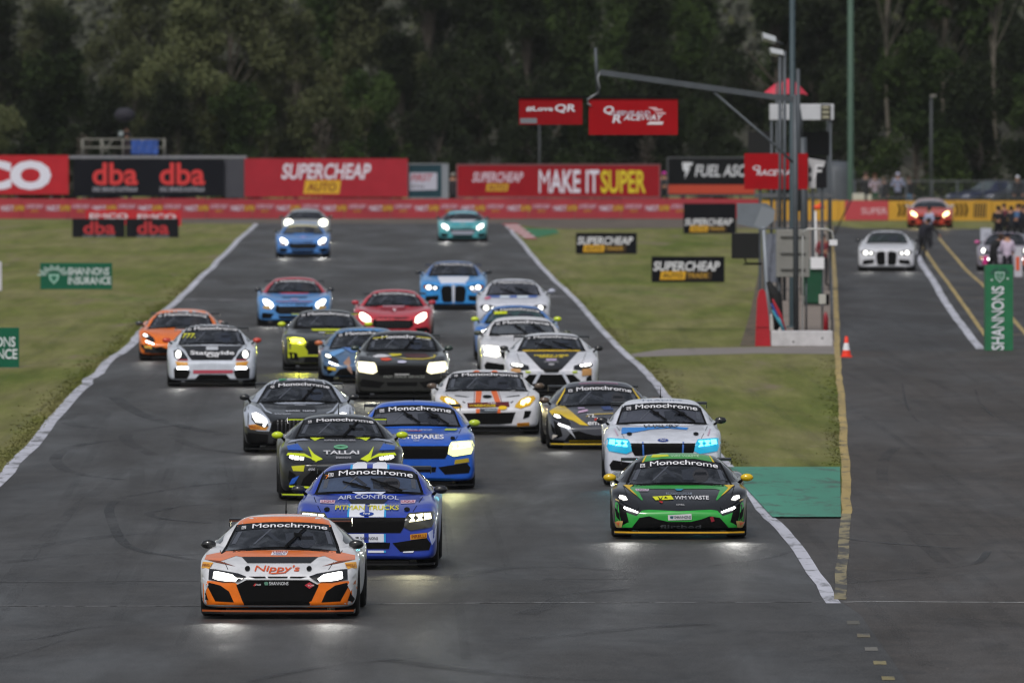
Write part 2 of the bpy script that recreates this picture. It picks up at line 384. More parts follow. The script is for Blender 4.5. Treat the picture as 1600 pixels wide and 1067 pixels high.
for i in range(34):      # paired, layered scuffs down the racing lines
    x0 = rs.uniform(-40, 1150) if i < 24 else rs.uniform(1340, 1590); y0 = rs.uniform(600, 1050); k = (y0-115)/(y0-70-115) ; dx = rs.uniform(-60, 60)
    for o in (0, 1.5):
        p0 = W(x0, y0); p1 = W(604+(x0-604)*.86+dx*.3, 115+(y0-115)*.86); p2 = W(604+(x0-604)*.76+dx, 115+(y0-115)*.76)
        pts = [p0+Vector((o, 0, 0)), p1+Vector((o, 0, 0)), p2+Vector((o, 0, 0))]
        vs = []; fs = []; P = spline([(p.x, p.y) for p in pts], 4); w = rs.uniform(.10, .22)
        for j, p in enumerate(P): vs += [p+Vector((-w/2, 0, .0105+i*.0001)), p+Vector((w/2, 0, .0105+i*.0001))]
        fs = [(2*j, 2*j+1, 2*j+3, 2*j+2) for j in range(len(P)-1)]
        tag(MB().add(vs, fs, SK3).build('tyre_mark', bevel=-1), kind='structure')

# grass tufts along the verges
gb = MB(); GV = []; GF = []; rg = random.Random(4)
def tuft(x, y, h):
    for _ in range(5):
        a = rg.uniform(0, 3.14); dx, dy = math.cos(a)*.018, math.sin(a)*.018; lx, ly = rg.gauss(0, .03), rg.gauss(0, .03); o = len(GV); bx, by = x+rg.gauss(0, .03), y+rg.gauss(0, .05)
        GV.extend([(bx-dx, by-dy, 0), (bx+dx, by+dy, 0), (bx+lx, by+ly, h*rg.uniform(.5, 1.1))]); GF.append((o, o+1, o+2))
def edge_x(line, y):
    for (x0, y0), (x1, y1) in zip(line, line[1:]):
        if min(y0, y1) <= y <= max(y0, y1): return x0+(x1-x0)*(y-y0)/(y1-y0)
    return None
for i in range(2200):
    y = 420+(760-420)*rg.random()**.9; e = edge_x(LEFTL, y)
    if e: k = (y-115)/6.8; px = e-k*.16-abs(rg.expovariate(1/9)); p = W(px, y); tuft(p.x, p.y, .04)
for i in range(1500):
    y = 420+(728-420)*rg.random()**.9; e = edge_x(RIGHTL, y); f = edge_x(YELL, y)
    if e and f and not 538 < y < 558:
        k = (y-115)/6.8; px = e+k*.14+rg.expovariate(1/8) if rg.random() < .6 else f-k*.08-rg.expovariate(1/8)
        if y < 541 and px > 1165: continue
        p = W(px, y); tuft(p.x, p.y, .028)
gb.add(GV, GF, GRASS); tag(gb.build('grass', bevel=-1), kind='stuff')
# ------------------------------------------------------------------ racing cars
def cage_mesh(rows, levels=2):
    """rows of points (same count) -> smooth surface"""
    n = len(rows[0]); vs = [p for r in rows for p in r]; fs = []
    for i in range(len(rows)-1):
        for k in range(n-1):
            a = i*n+k; fs.append((a, a+1, a+n+1, a+n))
    return vs, fs
def subdiv(vs, fs, levels):
    me = bpy.data.meshes.new('tmp'); me.from_pydata(vs, [], fs)
    bm = bmesh.new(); bm.from_mesh(me); bmesh.ops.remove_doubles(bm, verts=bm.verts, dist=1e-5); bm.to_mesh(me); bm.free()
    o = bpy.data.objects.new('tmp', me); C.objects.link(o)
    md = o.modifiers.new('s', 'SUBSURF'); md.levels = levels; md.render_levels = levels
    dg = bpy.context.evaluated_depsgraph_get(); ev = o.evaluated_get(dg); m2 = ev.to_mesh()
    V = [v.co.copy() for v in m2.vertices]; F = [tuple(p.vertices) for p in m2.polygons]
    ev.to_mesh_clear(); bpy.data.objects.remove(o); bpy.data.meshes.remove(me)
    return V, F
def lerp(a, b, t): return a+(b-a)*max(0, min(1, t))
def car_shell(t, levels):
    Wd, L, H, zn, zc, yc, zf, yh = (t[k] for k in ('W', 'L', 'H', 'zn', 'zc', 'yc', 'zf', 'yh'))
    Wd *= 1.012; belt = t.get('belt', zc+.03); deck = t.get('deck', zc+.06); zb = .13; ay = t.get('ay', .92); ry = L-.92; nb = t.get('blunt', .6)
    def st(y, wf, zt, cr, arch=None, b=zb):
        w = Wd*wf; a = b if arch is None else arch; lo = max(a, b)
        h2 = lerp(zt, cr, .45)
        return [(0, y, b), (w*.55, y, b), (w*.60, y, lerp(b, lo, .9)), (w-.035, y, lo), (w, y, lerp(lo, cr, .18)), (w*1.0, y, lerp(lo, cr, .72)),
                (w*.955, y, cr-.012), (w*.86, y, cr+.008), (w*.66, y, h2), (w*.33, y, zt), (0, y, zt+.005)]
    def zt(y): return lerp(zn, zc, ((y-.02)/(yc-.02))**.8 if y > .02 else 0)
    def cr(y): return lerp(zn-.03, zf, math.sin(min(1, max(0, y)/.85)*math.pi/2)) if y < .85 else lerp(zf, belt, (y-.85)/(yc+.3-.85)) if y < yc+.3 else belt
    lowcut = t.get('lip', .30)
    S_ = [st(0, nb, zn-.05, zn-.07, b=.2), st(.03, min(nb+.14, .93), zn-.012, zn-.04, b=.15), st(.10, .965 if nb > .7 else .88 if nb > .55 else .84, zt(.06), cr(.06)-.01, b=.14), st(.24, .99 if nb > .7 else .955, zt(.24), cr(.24)),
          st(ay-.42, .985, zt(ay-.42), cr(ay-.42)), st(ay-.38, .99, zt(ay-.38), cr(ay-.38), .5), st(ay-.2, 1.0, zt(ay-.2), cr(ay-.2), .63), st(ay+.15, 1.0, zt(ay+.1), cr(ay+.1), .63),
          st(ay+.37, .985, zt(ay+.37), cr(ay+.37), .5), st(ay+.42, .97, zt(ay+.42), cr(ay+.42)), st(yc+.55, .955, zc, belt), st((yc+ry)/2+.2, .96, zc, belt),
          st(ry-.42, .99, zc, deck-.03), st(ry-.38, .995, zc, deck-.02, .5), st(ry-.15, 1.0, zc, deck, .64), st(ry+.15, 1.0, zc, deck, .64), st(ry+.38, .99, zc, deck, .5), st(ry+.42, .98, zc, deck),
          st(L-.15, .93, zc, deck-.02), st(L, .84, zc-.06, deck-.1)]
    rows = []
    for s in S_: rows.append(s+[(-x, y, z) for x, y, z in s[-2:0:-1]]+[s[0]])
    vs, fs = cage_mesh(rows)
    vs2, fs2 = list(vs), list(fs); n = len(rows[0])
    # caps
    for base, rev in ((0, False), ((len(rows)-1)*n, True)):
        h = (n-1)//2
        for k in range(h):
            a, b_, c, d = base+k, base+k+1, base+(n-1)-k-1, base+(n-1)-k
            if k == 0: f = (a, b_, c)
            elif k == h-1: f = (a, b_, d)
            else: f = (a, b_, c, d)
            fs2.append(f if rev else tuple(reversed(f)))
    V1, F1 = subdiv(vs2, fs2, levels)
    # greenhouse
    wb, wt, sb, stp = t['wb'], t['wt'], .34, .17
    G = []
    gr = [(yc-.06, zc-.05, wb+.05, sb), (yc, zc+.005, wb+.045, sb), (lerp(yc, yh, .5), lerp(zc, H, .57), lerp(wb, wt, .5)+.05, .26), (yh-.08, H-.045, wt+.05, stp), (yh+.10, H-.005, wt+.02, .14),
          (yh+.55, H, wt+.01, .04), (yh+1.05, H-.05, wt-.03, 0), (yh+1.6, lerp(H, deck, .55), wt-.06, 0), (yh+2.05, deck+.02, wt-.06, 0), (min(yh+2.2, L-.1), deck-.08, wt-.06, 0)]
    crown = .045
    for i, (y, z, w, sw) in enumerate(gr):
        row = []
        for f in (0, .3, .6, .86, 1.0):
            x = w*f; row.append((x, y+sw*f*f, z-crown*f*f*(1.2 if i > 2 else .3)))
        row[-1] = (w*.985, y+sw+.03, z-crown*1.7-.01) if i > 2 else row[-1]
        ws = Wd*(.93 if i < 7 else .9)
        row.append((lerp(w+.02, min(ws, wb+.10), .60), y+sw+.10, lerp(z, belt, .60) if z > belt else z-.03))
        row.append((ws, y+sw+.12, belt-.03)); row.append((ws-.03, y+sw+.12, belt-.12))
        G.append([(-x, yy, zz) for x, yy, zz in row[:0:-1]]+row)
    gv, gf = cage_mesh(G); V2, F2 = subdiv(gv, gf, levels)
    return V1, F1, V2, F2
def cv(k, x0, y0, cx, gy):
    s = (gy-115)/6.8
    def f(pts, c=None, dy=0):
        return [((x-(cx if c is None else c))/k/s, (gy-y0-(y+dy)/k)/s) for x, y in pts]
    f.k = k*s; f.s = s
    return f
SHELLS = {}
class Car:
    def __init__(s, typ, fine=True):
        s.t = TYPES[typ]; key = (typ, fine)
        if key not in SHELLS:
            V1, F1, V2, F2 = car_shell(s.t, 3 if fine else 2)
            bv = BVHTree.FromPolygons([tuple(v) for v in V1+V2], list(F1)+[tuple(i+len(V1) for i in f) for f in F2])
            SHELLS[key] = (V1, F1, V2, F2, bv)
        s.V1, s.F1, s.V2, s.F2, s.bv = SHELLS[key]; s.fine = fine
        s.dir = Vector((0, 1, -s.t['phi'])).normalized(); s.step = .055 if fine else .11
    def drop(s, mb, V, F, m, off, smooth=True):
        P = []; Nn = []
        for u, v in V:
            o = Vector((u, -3, v+3*s.t['phi'])); loc, nr, idx, d = s.bv.ray_cast(o, s.dir)
            if loc is None: P.append(None); continue
            if nr.dot(s.dir) > 0: nr = -nr
            P.append(loc+nr*off-s.dir*off*.5)
        ok = []; used = {}
        for f in F:
            q = [P[i] for i in f]
            if any(x is None for x in q): continue
            if max(x.y for x in q)-min(x.y for x in q) > s.step*9+.15: continue
            a = (q[1]-q[0]).cross(q[2]-q[0])
            if a.dot(s.dir) > 0: f = tuple(reversed(f))
            ok.append([used.setdefault(i, len(used)) for i in f])
        vs = [None]*len(used)
        for i, j in used.items(): vs[j] = P[i]
        if vs: mb.add(vs, ok, m, smooth)
    def poly(s, mb, pts, m, off=.004, mirror=False):
        for sg in ((1, -1) if mirror else (1,)):
            p = [(x*sg, y) for x, y in pts]
            B = []
            for i in range(len(p)):
                a, b_ = Vector(p[i]), Vector(p[(i+1) % len(p)]); n = max(1, int((b_-a).length/s.step))
                B += [a.lerp(b_, k/n) for k in range(n)]
            x0 = min(q.x for q in B); x1 = max(q.x for q in B); y0 = min(q.y for q in B); y1 = max(q.y for q in B)
            sy = s.step*.6; I = []
            nx = int((x1-x0)/s.step); ny = int((y1-y0)/sy)
            for i in range(1, nx+1):
                for j in range(1, ny+1): I.append(Vector((x0+i*s.step+1e-4*j, y0+j*sy+1e-4*i)))
            nB = len(B)
            r = geometry.delaunay_2d_cdt(B+I, [(i, (i+1) % nB) for i in range(nB)], [], 1, 1e-6)
            s.drop(mb, [(v.x, v.y) for v in r[0]], [tuple(f) for f in r[2]], m, off)
    def text(s, mb, txt, c, w, h, m, off=.009, shear=0.0, arch=0.0, bold=.03, rot=0.0):
        V, F = text_tris(txt, bold)
        PP = [(x*w+y*h*shear, y*h) for x, y in V]; todo = [tuple(f) for f in F]; FF = []; mid = {}
        while todo:
            f = todo.pop(); L_ = [(math.hypot(PP[f[a]][0]-PP[f[(a+1) % 3]][0], PP[f[a]][1]-PP[f[(a+1) % 3]][1]), a) for a in range(3)]; l, a = max(L_)
            if l < s.step*1.2: FF.append(f); continue
            p, q, r = f[a], f[(a+1) % 3], f[(a+2) % 3]; k = (min(p, q), max(p, q))
            if k not in mid: mid[k] = len(PP); PP.append(((PP[p][0]+PP[q][0])/2, (PP[p][1]+PP[q][1])/2))
            todo += [(p, mid[k], r), (mid[k], q, r)]
        cr, sr = math.cos(rot), math.sin(rot)
        VV = []
        for a, b_ in PP:
            x, y = a*cr-b_*sr+c[0], a*sr+b_*cr+c[1]; VV.append((x, y-arch*x*x))
        s.drop(mb, VV, FF, m, off)
def arc(ub, vb, ut, vt, ab, at_, n=6):
    """windscreen-like outline, curved top and bottom"""
    b = [(ub*(2*i/n-1), vb-ab*(2*i/n-1)**2) for i in range(n+1)]
    tp = [(ut*(1-2*i/n), vt-at_*(1-2*i/n)**2) for i in range(n+1)]
    return b+tp
WHEELS = {}; LAMPW = 1.35
def wheel(root, x, y, rim):
    sg = 1 if x > 0 else -1; w = empty('wheel', (x, y, .335)); w.parent = root
    key = (sg, rim)
    if key not in WHEELS:
        r = .335; hw = .15
        ty = MB().lathe([(.23, -hw), (.30, -hw), (.328, -hw+.025), (r, -hw+.06), (r, hw-.06), (.328, hw-.025), (.30, hw), (.23, hw-.005)], (0, 0, 0), (1, 0, 0), RUBBER, 28)
        ri = MB(); m = mat(rim, .35, .8)
        ri.lathe([(.232, hw-.012), (.222, hw-.02), (.215, hw-.1), (.0, hw-.1)], (0, 0, 0), (sg, 0, 0), m, 24)
        for k in range(10):
            a = k*math.pi/5; ri.tube([(sg*(hw-.05), 0, 0), (sg*(hw-.03), .215*math.cos(a), .215*math.sin(a))], [.022, .013], m, 6)
        ri.ball((sg*(hw-.05), 0, 0), .045, BLACK, 5)
        WHEELS[key] = (ty.build('tyre', None), ri.build('rim', None))
        a, b_ = WHEELS[key]
    else:
        a, b_ = (o.copy() for o in WHEELS[key]); C.objects.link(a); C.objects.link(b_)
    a.parent = w; b_.parent = w
def build_car(typ, cx, s, yawrel, label, body, livery=None, fine=True, roof=None, pillar=None, mirror='16171a', lamp=None, lampE=9.0, strip=True, stripc='0c0d12',
              stripm='e8e8ee', wing='141518', split=None, wipers=False, name='racing_car', group='racing cars on the track', banner='Monochrome', hatless=False, rim='2b2c30', antenna=False, cat='racing car', housing='141417', glareE=0.0, screen=None, grillec=None):
    t = TYPES[typ]; car = Car(typ, fine); gy = 115+6.8*s
    base = W(cx, gy); vr = math.atan2(cx-800, FP)
    yaw = -(vr+yawrel)
    root = empty(name, base, yaw, label, cat, group)
    bm = MB(); pm = paint(body)
    bm.add(car.V1, car.F1, pm, True); bm.add(car.V2, car.F2, paint(pillar) if pillar else pm, True)
    T = t
    ub, vb, ut, vt, ab, at_ = T['ws']
    if roof:
        car.poly(bm, [(ut+.035, vt-at_-.01), (ut-.005, vt+.05-at_*.5), (ut*.55, vt+.13), (-ut*.55, vt+.13), (-ut+.005, vt+.05-at_*.5), (-ut-.035, vt-at_-.01)]+[(x*1.0, y-.02) for x, y in arc(ub, vb, ut, vt, ab, at_)[:6:-1]], paint(roof), .003)
    for q in T.get('paint_dark', []): car.poly(bm, q, CARBON, .003, True)
    # body openings and lamps
    gm = MB()
    for q in T.get('grille', []): car.poly(gm, q, GRILLE if grillec is None else mat(grillec, .4), .006)
    for q in T.get('grille_bars', []): car.poly(gm, q, mat('3b3c40', .4, .5), .012)
    if gm.v: gm.build('grille', root, bevel=-1)
    for sg in (1, -1):
        im = MB()
        for q in T.get('intake', []): car.poly(im, [(x*sg, y) for x, y in q], BLACK, .006)
        if im.v: im.build('air_intake', root, bevel=-1)
        hm_ = MB()
        for q in T['housing']: car.poly(hm_, [(x*sg, y) for x, y in q], mat(housing, .15, coat=.8, emit=glareE), .010)  # housing glows to stand for the glare spreading from the lens
        for q in T['lens']: car.poly(hm_, [(x*sg, y) for x, y in q], mat(lamp or 'fffdf6', .2, emit=min(3.5, 1.2+lampE*.08)), .016)
        for q in T.get('drl', []): car.poly(hm_, [(x*sg, y) for x, y in q], mat('ffffff', .2, emit=4.0), .016)
        ho = hm_.build('headlight', root, bevel=-1)
        if lampE >= 5:
            q = T['lens'][0]; o = Vector((sum(x for x, y in q)/len(q)*sg, -3, sum(y for x, y in q)/len(q)+3*T['phi'])); loc, nr, ix, d_ = car.bv.ray_cast(o, car.dir)
            if loc:
                ld = bpy.data.lights.new('bulb', 'SPOT'); ld.energy = lampE*LAMPW; ld.spot_size = R(46); ld.spot_blend = .8; ld.shadow_soft_size = .06; ld.color = lin(lamp or 'fffdf6')
                lo_ = bpy.data.objects.new('bulb', ld); C.objects.link(lo_); lo_.parent = ho; lo_.location = loc+Vector((0, -.12, 0)); lo_.rotation_euler = Vector((0, 1, .07)).to_track_quat('Z', 'Y').to_euler()
    # windscreen with its sunstrip
    wm = MB(); A = arc(ub, vb, ut, vt, ab, at_)
    car.poly(wm, arc(ub+.03, vb-.012, ut+.03, vt+.012, ab, at_), BLACK, .004)
    car.poly(wm, arc(ub-.02, vb+.02, ut, vt, ab, at_), GLASS if screen is None else mat(screen, .06, coat=.5, var=.35, vscale=2), .008)  # muscle coupes' paler screen colours hold reflected sky
    if fine or True:   # interior glimpsed through the glass: cage tubes, dash, belts, window net
        cage = mat('4a4e58', .3, coat=.6); dim = mat('262a33', .25, coat=.6); mid = (vb+vt)/2
        rnd = random.Random(hash(label) % 1000)
        rnd = random.Random(len(label)*7+int(cx))
        car.poly(wm, [(-ub*.88, vb+.05), (-ub*.80, vb+.06), (-ut*.9, mid+.05), (-ut*1.0, mid+.04)], cage, .010)
        car.poly(wm, [(ub*.88, vb+.05), (ub*.80, vb+.06), (ut*.92, mid+.07), (ut*1.02, mid+.05)], cage, .010)
        car.poly(wm, [(-ut*.55, mid+.10), (-ut*.42, mid+.11), (-.02, vb+.10), (-.06, vb+.08)], dim, .010)
        car.poly(wm, [(.04, mid+.02), (.22, mid+.05), (.32, mid-.02), (.34, vb+.06), (.06, vb+.05)], dim, .010)
        car.poly(wm, [(-.10, mid+.08), (.10, mid+.09), (.13, mid+.12), (-.14, mid+.12)], cage, .0105)
        hx = ub*.42; car.poly(wm, [(hx+.12*math.cos(a), mid-.06+.105*math.sin(a)) for a in [i*math.pi/7 for i in range(14)]], mat(rnd.choice(['262a33', '222938', '2e2d30', '1e212b']), .2, coat=.7), .0102)
        car.poly(wm, [(hx-.10, mid-.06), (hx+.09, mid-.055), (hx+.08, mid-.01), (hx-.08, mid-.015)], mat('0d0e12', .15), .0106)
        car.poly(wm, [(hx-.24, vb+.05), (hx+.24, vb+.05), (hx+.16, mid-.13), (hx-.16, mid-.13)], mat('30323c', .5), .0101)
        car.poly(wm, [(-ub*.5, vb+.05), (-ub*.46, vb+.05), (-ut*.16, mid+.12), (-ut*.20, mid+.12)], cage, .0103)
        x0 = rnd.uniform(.15, .3); car.poly(wm, [(x0, mid+.07), (x0+.14, mid+.075), (x0+.12, mid+.11), (x0+.03, mid+.11)], cage, .0105)
    sh = T['strip']
    if strip:
        tp = [(ut*(1-2*i/8), vt-at_*(1-2*i/8)**2) for i in range(9)]
        k = ut+(ub-ut)*sh/(vt-vb)*.92
        bt = [(k*(2*i/8-1), vt-sh-at_*(2*i/8-1)**2) for i in range(9)]
        car.poly(wm, bt+tp, vinyl(stripc), .012)
        if banner:
            car.text(wm, banner, (.085, vt-sh*.5), ut*1.66, sh*.70, vinyl(stripm), .016, arch=at_/ut/ut, bold=.03)
            w0 = sh*.46; xx = -ut*.87; yy = vt-sh*.56-at_*.76; mm = vinyl(stripm)
            for q in ([(0, 0), (1, .12), (1, .22), (0, .10)], [(0, .9), (1, 1), (1, .9), (0, .8)], [(0, 0), (.12, 0), (.12, .9), (0, .9)], [(.88, .1), (1, .1), (1, 1), (.88, 1)], [(.3, .3), (.42, .3), (.42, .8), (.3, .8)], [(.6, .35), (.72, .35), (.72, .85), (.6, .85)]):
                car.poly(wm, [(xx+(a-.5)*w0*1.5, yy+(b_-.5)*w0*1.2) for a, b_ in q], mm, .016)
    wm.build('windscreen', root, bevel=-1)
    if fine:
        for sg in (1, -1):
            q = [(ub+.04, vb-.02), (ub-.02, T['zn']+.20), (ub-.10, T['zn']+.06)]
            for i in range(2):
                (x0, y0), (x1, y1) = q[i], q[i+1]
                car.poly(bm, [(sg*x0, y0), (sg*(x0+.009), y0), (sg*(x1+.009), y1), (sg*x1, y1)], BLACK, .0035)
    c = T['cv']
    if livery: livery(car, bm, c)
    bm.build('body', root, bevel=-1)
    if wipers:
        w_ = MB(); h = vt-vb
        for a, b_ in (((-.5*ub, vb+h*.40), (.02, vb+.03)), ((.02, vb+h*.52), (.62*ub, vb+.0))) if wipers == 1 else (((-.35*ut, vb+h*.72), (.08, vb+.02)), ((.16, vb+h*.74), (.75*ub, vb+.0))) if wipers == 2 else (((.30, vb+h*.8), (.05, vb+.0)),):
            d = Vector((b_[0]-a[0], b_[1]-a[1])).normalized(); n_ = Vector((-d.y, d.x))*.011
            car.poly(w_, [(a[0]+n_.x, a[1]+n_.y), (a[0]-n_.x, a[1]-n_.y), (b_[0]-n_.x*1.6, b_[1]-n_.y*1.6), (b_[0]+n_.x*1.6, b_[1]+n_.y*1.6)], BLACK, .03)
            m_ = Vector(a).lerp(Vector(b_), .42); car.poly(w_, [(m_.x-.05, m_.y-.012), (m_.x+.05, m_.y-.03), (m_.x+.05, m_.y+.01), (m_.x-.05, m_.y+.03)], BLACK, .034)
        w_.build('wiper', root, bevel=-1)
    # side glass
    zc, H, yc, yh = T['zc'], T['H'], T['yc'], T['yh']
    belt = T.get('belt', zc+.03)
    for sg in (1, -1):
        sm = MB(); V = []; F = []
        ys = [yc+.55+i*(yh+1.1-yc-.55)/8 for i in range(9)]
        for y in ys:
            zt_ = lerp(belt+.03, H-.13, (y-yc-.45)/(yh-yc-.1)) if y < yh+.6 else lerp(H-.13, belt+.08, (y-yh-.6)/.8)
            for z in (belt+.02, (belt+zt_)/2, zt_):
                loc, nr, ix, d = car.bv.ray_cast(Vector((sg*2, y, z)), Vector((-sg, 0, 0)))
                V.append(loc+Vector((sg*.006, 0, .0)) if loc else Vector((sg*.8, y, z)))
        for i in range(8):
            for k in range(2): a = i*3+k; F.append((a, a+1, a+4, a+3))
        sm.add(V, F, GLASS, True); sm.build('side_window', root, bevel=-1)
    # splitter, wing, mirrors
    Wd, L = T['W'], T['L']; spm = MB(); cm = CARBON
    pl = [(-Wd*.97, .42), (-Wd*.96, .1), (-Wd*.72, -.05), (-Wd*.4, -.09), (0, -.10), (Wd*.4, -.09), (Wd*.72, -.05), (Wd*.96, .1), (Wd*.97, .42)]
    n = len(pl); vs = [(x, y, .07) for x, y in pl]+[(x, y, .092) for x, y in pl]
    spm.add(vs, [tuple(range(n)), tuple(reversed(range(n, 2*n)))]+[(i, i+n, (i+1) % n+n, (i+1) % n) for i in range(n)], cm)
    if split:
        q = [(x*1.002, y-.004) for x, y in pl]; vs = [(x, y, .094) for x, y in q]+[(x, y, .118) for x, y in q]
        spm.add(vs, [(i, i+1, i+1+n, i+n) for i in range(n-1)], paint(split))
    spm.box((0, .35, .1), (Wd*1.2, .7, .06), BLACK); spm.build('splitter', root)
    for x in (-.22, .22): pass
    if wing:
        wm_ = MB(); wz, ww = T.get('wing', (H*.86, Wd*.8)); wp = CARBON; lipm = paint(wing)
        prof = [(0, 0), (.06, .028), (.16, .035), (.27, .02), (.30, .035), (.16, .012), (.05, .0)]
        vs = []; fs = []; m_ = len(prof)
        for xx in (-ww, ww):
            for a, b_ in prof: vs.append((xx, L-.28+a, wz+b_+.02))
        for i in range(m_): fs.append((i, (i+1) % m_, (i+1) % m_+m_, i+m_))
        wm_.add(vs, fs, wp)
        wm_.box((0, L-.285, wz+.022), (ww*2, .012, .018), lipm)
        for sg in (1, -1):
            wm_.box((sg*ww, L-.12, wz+.0), (.010, .32, .10), CARBON); wm_.box((sg*.38, L-.2, (wz+T.get('deck', zc+.06))/2), (.014, .14, wz-T.get('deck', zc+.06)+.06), BLACK)
        wm_.build('rear_wing', root, bevel=-1)
    mu, mz = T['mir']; mp_ = paint(mirror)
    for sg in (1, -1):
        mm = MB(); y = T['yc']+.42
        mm.ball((sg*mu, y, mz), .088, mp_, 7, (1.1, .62, .66)); mm.box((sg*mu, y+.055, mz), (.15, .012, .085), mat('30343a', .1, .6))
        mm.tube([(sg*(Wd*.86), y+.1, mz-.12), (sg*(mu-.06), y+.02, mz-.03)], [.028, .018], BLACK, 6)
        mm.build('mirror', root, bevel=-1)
    for x in (-1, 1):
        wheel(root, x*(Wd-.145), T.get('ay', .92), rim); wheel(root, x*(Wd-.145), L-.92, rim)
    if antenna: MB().tube([(0.0, yh+.7, H-.02), (0, yh+.72, H+.18)], [.012, .003], BLACK, 5).build('antenna', root)
    return root, car
# ------------------------------------------------------------------ car types: outlines in front-view metres, read off the largest example of each
TYPES = {}
def mir(q): return q
c = cv(5.161, 290, 780, 742, 967)
TYPES['supercar'] = dict(W=.985, L=4.43, H=1.235, zn=.56, zc=.83, yc=1.12, zf=.74, yh=2.0, wb=.735, wt=.57, phi=.045, cv=c, belt=.86, deck=.86, mir=(.93, .875), wing=(1.05, .78),
  ws=(.725, .885, .565, 1.215, .055, .035), strip=.078,
  housing=[c([(995, 624), (1060, 600), (1250, 566), (1298, 562), (1300, 645), (1180, 668), (1062, 662)])],
  lens=[c([(1064, 640), (1110, 612), (1165, 600), (1235, 586), (1260, 588), (1262, 638), (1225, 650), (1165, 658), (1080, 662)])],
  grille=[c([(490, 648), (990, 648), (1075, 690), (1000, 850), (470, 850), (408, 690)]), c([(505, 622), (640, 622), (650, 632), (560, 634)]), c([(660, 622), (825, 622), (818, 632), (668, 632)]), c([(845, 622), (980, 622), (930, 634), (838, 632)])],
  intake=[c([(1205, 692), (1300, 668), (1306, 705), (1245, 820), (1095, 828), (1135, 740)]), c([(1325, 745), (1302, 812), (1352, 850), (1356, 800)])])
c = cv(5.616, 460, 700, 632, 890)
TYPES['muscle_coupe'] = dict(W=.965, L=4.75, H=1.40, zn=.74, zc=.985, yc=1.45, zf=.93, yh=2.2, wb=.76, wt=.61, phi=.041, cv=c, belt=1.0, deck=1.0, mir=(.985, 1.04), wing=(1.22, .8), blunt=.84,
  ws=(.73, 1.07, .615, 1.40, .02, .05), strip=.10,
  housing=[c([(975, 612), (1000, 570), (1215, 552), (1238, 600), (1200, 690), (1020, 720), (960, 690)])],
  lens=[c([(1004, 590), (1058, 585), (1060, 640), (1006, 645)]), c([(1068, 584), (1126, 578), (1128, 632), (1070, 638)]), c([(1134, 576), (1190, 572), (1196, 620), (1136, 630)])],
  grille=[c([(290, 610), (975, 610), (985, 650), (930, 740), (335, 740), (280, 650)]), c([(430, 828), (840, 828), (830, 880), (440, 880)])],
  intake=[c([(860, 830), (1160, 785), (1196, 835), (1180, 890), (930, 905)])])
c = cv(5.926, 920, 690, 841, 843)
TYPES['wedge_supercar'] = dict(W=.985, L=4.5, H=1.195, zn=.43, zc=.765, yc=1.15, zf=.74, yh=2.0, wb=.79, wt=.60, phi=.038, cv=c, belt=.80, deck=.88, mir=(1.01, .855), wing=(1.0, .82), blunt=.52,
  ws=(.775, .815, .60, 1.178, .04, .06), strip=.10,
  housing=[c([(1215, 612), (1240, 560), (1330, 500), (1410, 492), (1412, 540), (1330, 590), (1240, 640)])],
  lens=[c([(1322, 545), (1345, 512), (1392, 500), (1400, 525), (1362, 548)])],
  drl=[c([(1222, 655), (1350, 605), (1358, 616), (1340, 632), (1232, 664)])],
  grille=[c([(400, 795), (470, 705), (560, 690), (640, 720), (740, 742), (945, 742), (1040, 720), (1120, 690), (1215, 705), (1295, 795)])],
  intake=[c([(1345, 610), (1405, 570), (1395, 680), (1370, 775), (1310, 745)]), c([(1440, 600), (1425, 690), (1388, 740), (1400, 660)])])
c = cv(6.277, 420, 620, 716, 783)
TYPES['sports_coupe'] = dict(W=.985, L=4.4, H=1.325, zn=.62, zc=.95, yc=1.35, zf=.86, yh=2.1, wb=.74, wt=.56, phi=.037, cv=c, belt=.96, deck=.96, mir=(1.0, 1.0), wing=(1.16, .8), blunt=.52,
  ws=(.70, 1.03, .545, 1.34, .02, .04), strip=.075,
  housing=[c([(1010, 610), (1080, 588), (1230, 572), (1252, 600), (1190, 650), (1100, 668), (1000, 660)])],
  lens=[c([(1085, 600), (1125, 592), (1128, 625), (1090, 625)]), c([(1135, 590), (1175, 584), (1180, 622), (1138, 624)]), c([(1185, 582), (1222, 578), (1230, 600), (1190, 620)])],
  grille=[c([(430, 720), (1000, 720), (1090, 800), (1130, 900), (1080, 960), (350, 960), (300, 900), (340, 800)])],
  intake=[c([(1170, 760), (1230, 720), (1240, 800), (1200, 900), (1150, 910)])])
c = cv(8, 360, 580, 865, 708)
TYPES['long_nose_coupe'] = dict(W=1.0, L=4.6, H=1.28, zn=.60, zc=.87, yc=1.6, zf=.84, yh=2.35, wb=.77, wt=.56, phi=.039, cv=c, belt=.88, deck=.92, mir=(.985, .95), wing=(1.1, .8), blunt=.56,
  ws=(.75, .945, .55, 1.30, .03, .06), strip=.085,
  housing=[c([(1455, 520), (1330, 570), (1262, 620), (1250, 690), (1300, 705), (1400, 665), (1460, 600)])],
  lens=[c([(1456, 530), (1400, 522), (1330, 560), (1272, 605), (1262, 640), (1290, 694), (1318, 690), (1310, 645), (1400, 640), (1440, 590)])],
  grille=[c([(520, 640), (600, 600), (1130, 600), (1210, 640), (1232, 740), (1150, 800), (580, 800), (498, 740)]), c([(560, 830), (1170, 830), (1220, 930), (510, 930)])],
  grille_bars=[c([(x, 615), (x+14, 615), (x+12, 785), (x+2, 785)]) for x in range(590, 1160, 50)],
  intake=[c([(1250, 790), (1540, 760), (1500, 920), (1260, 925)])])
c = cv(7.27, 660, 560, 785, 680)
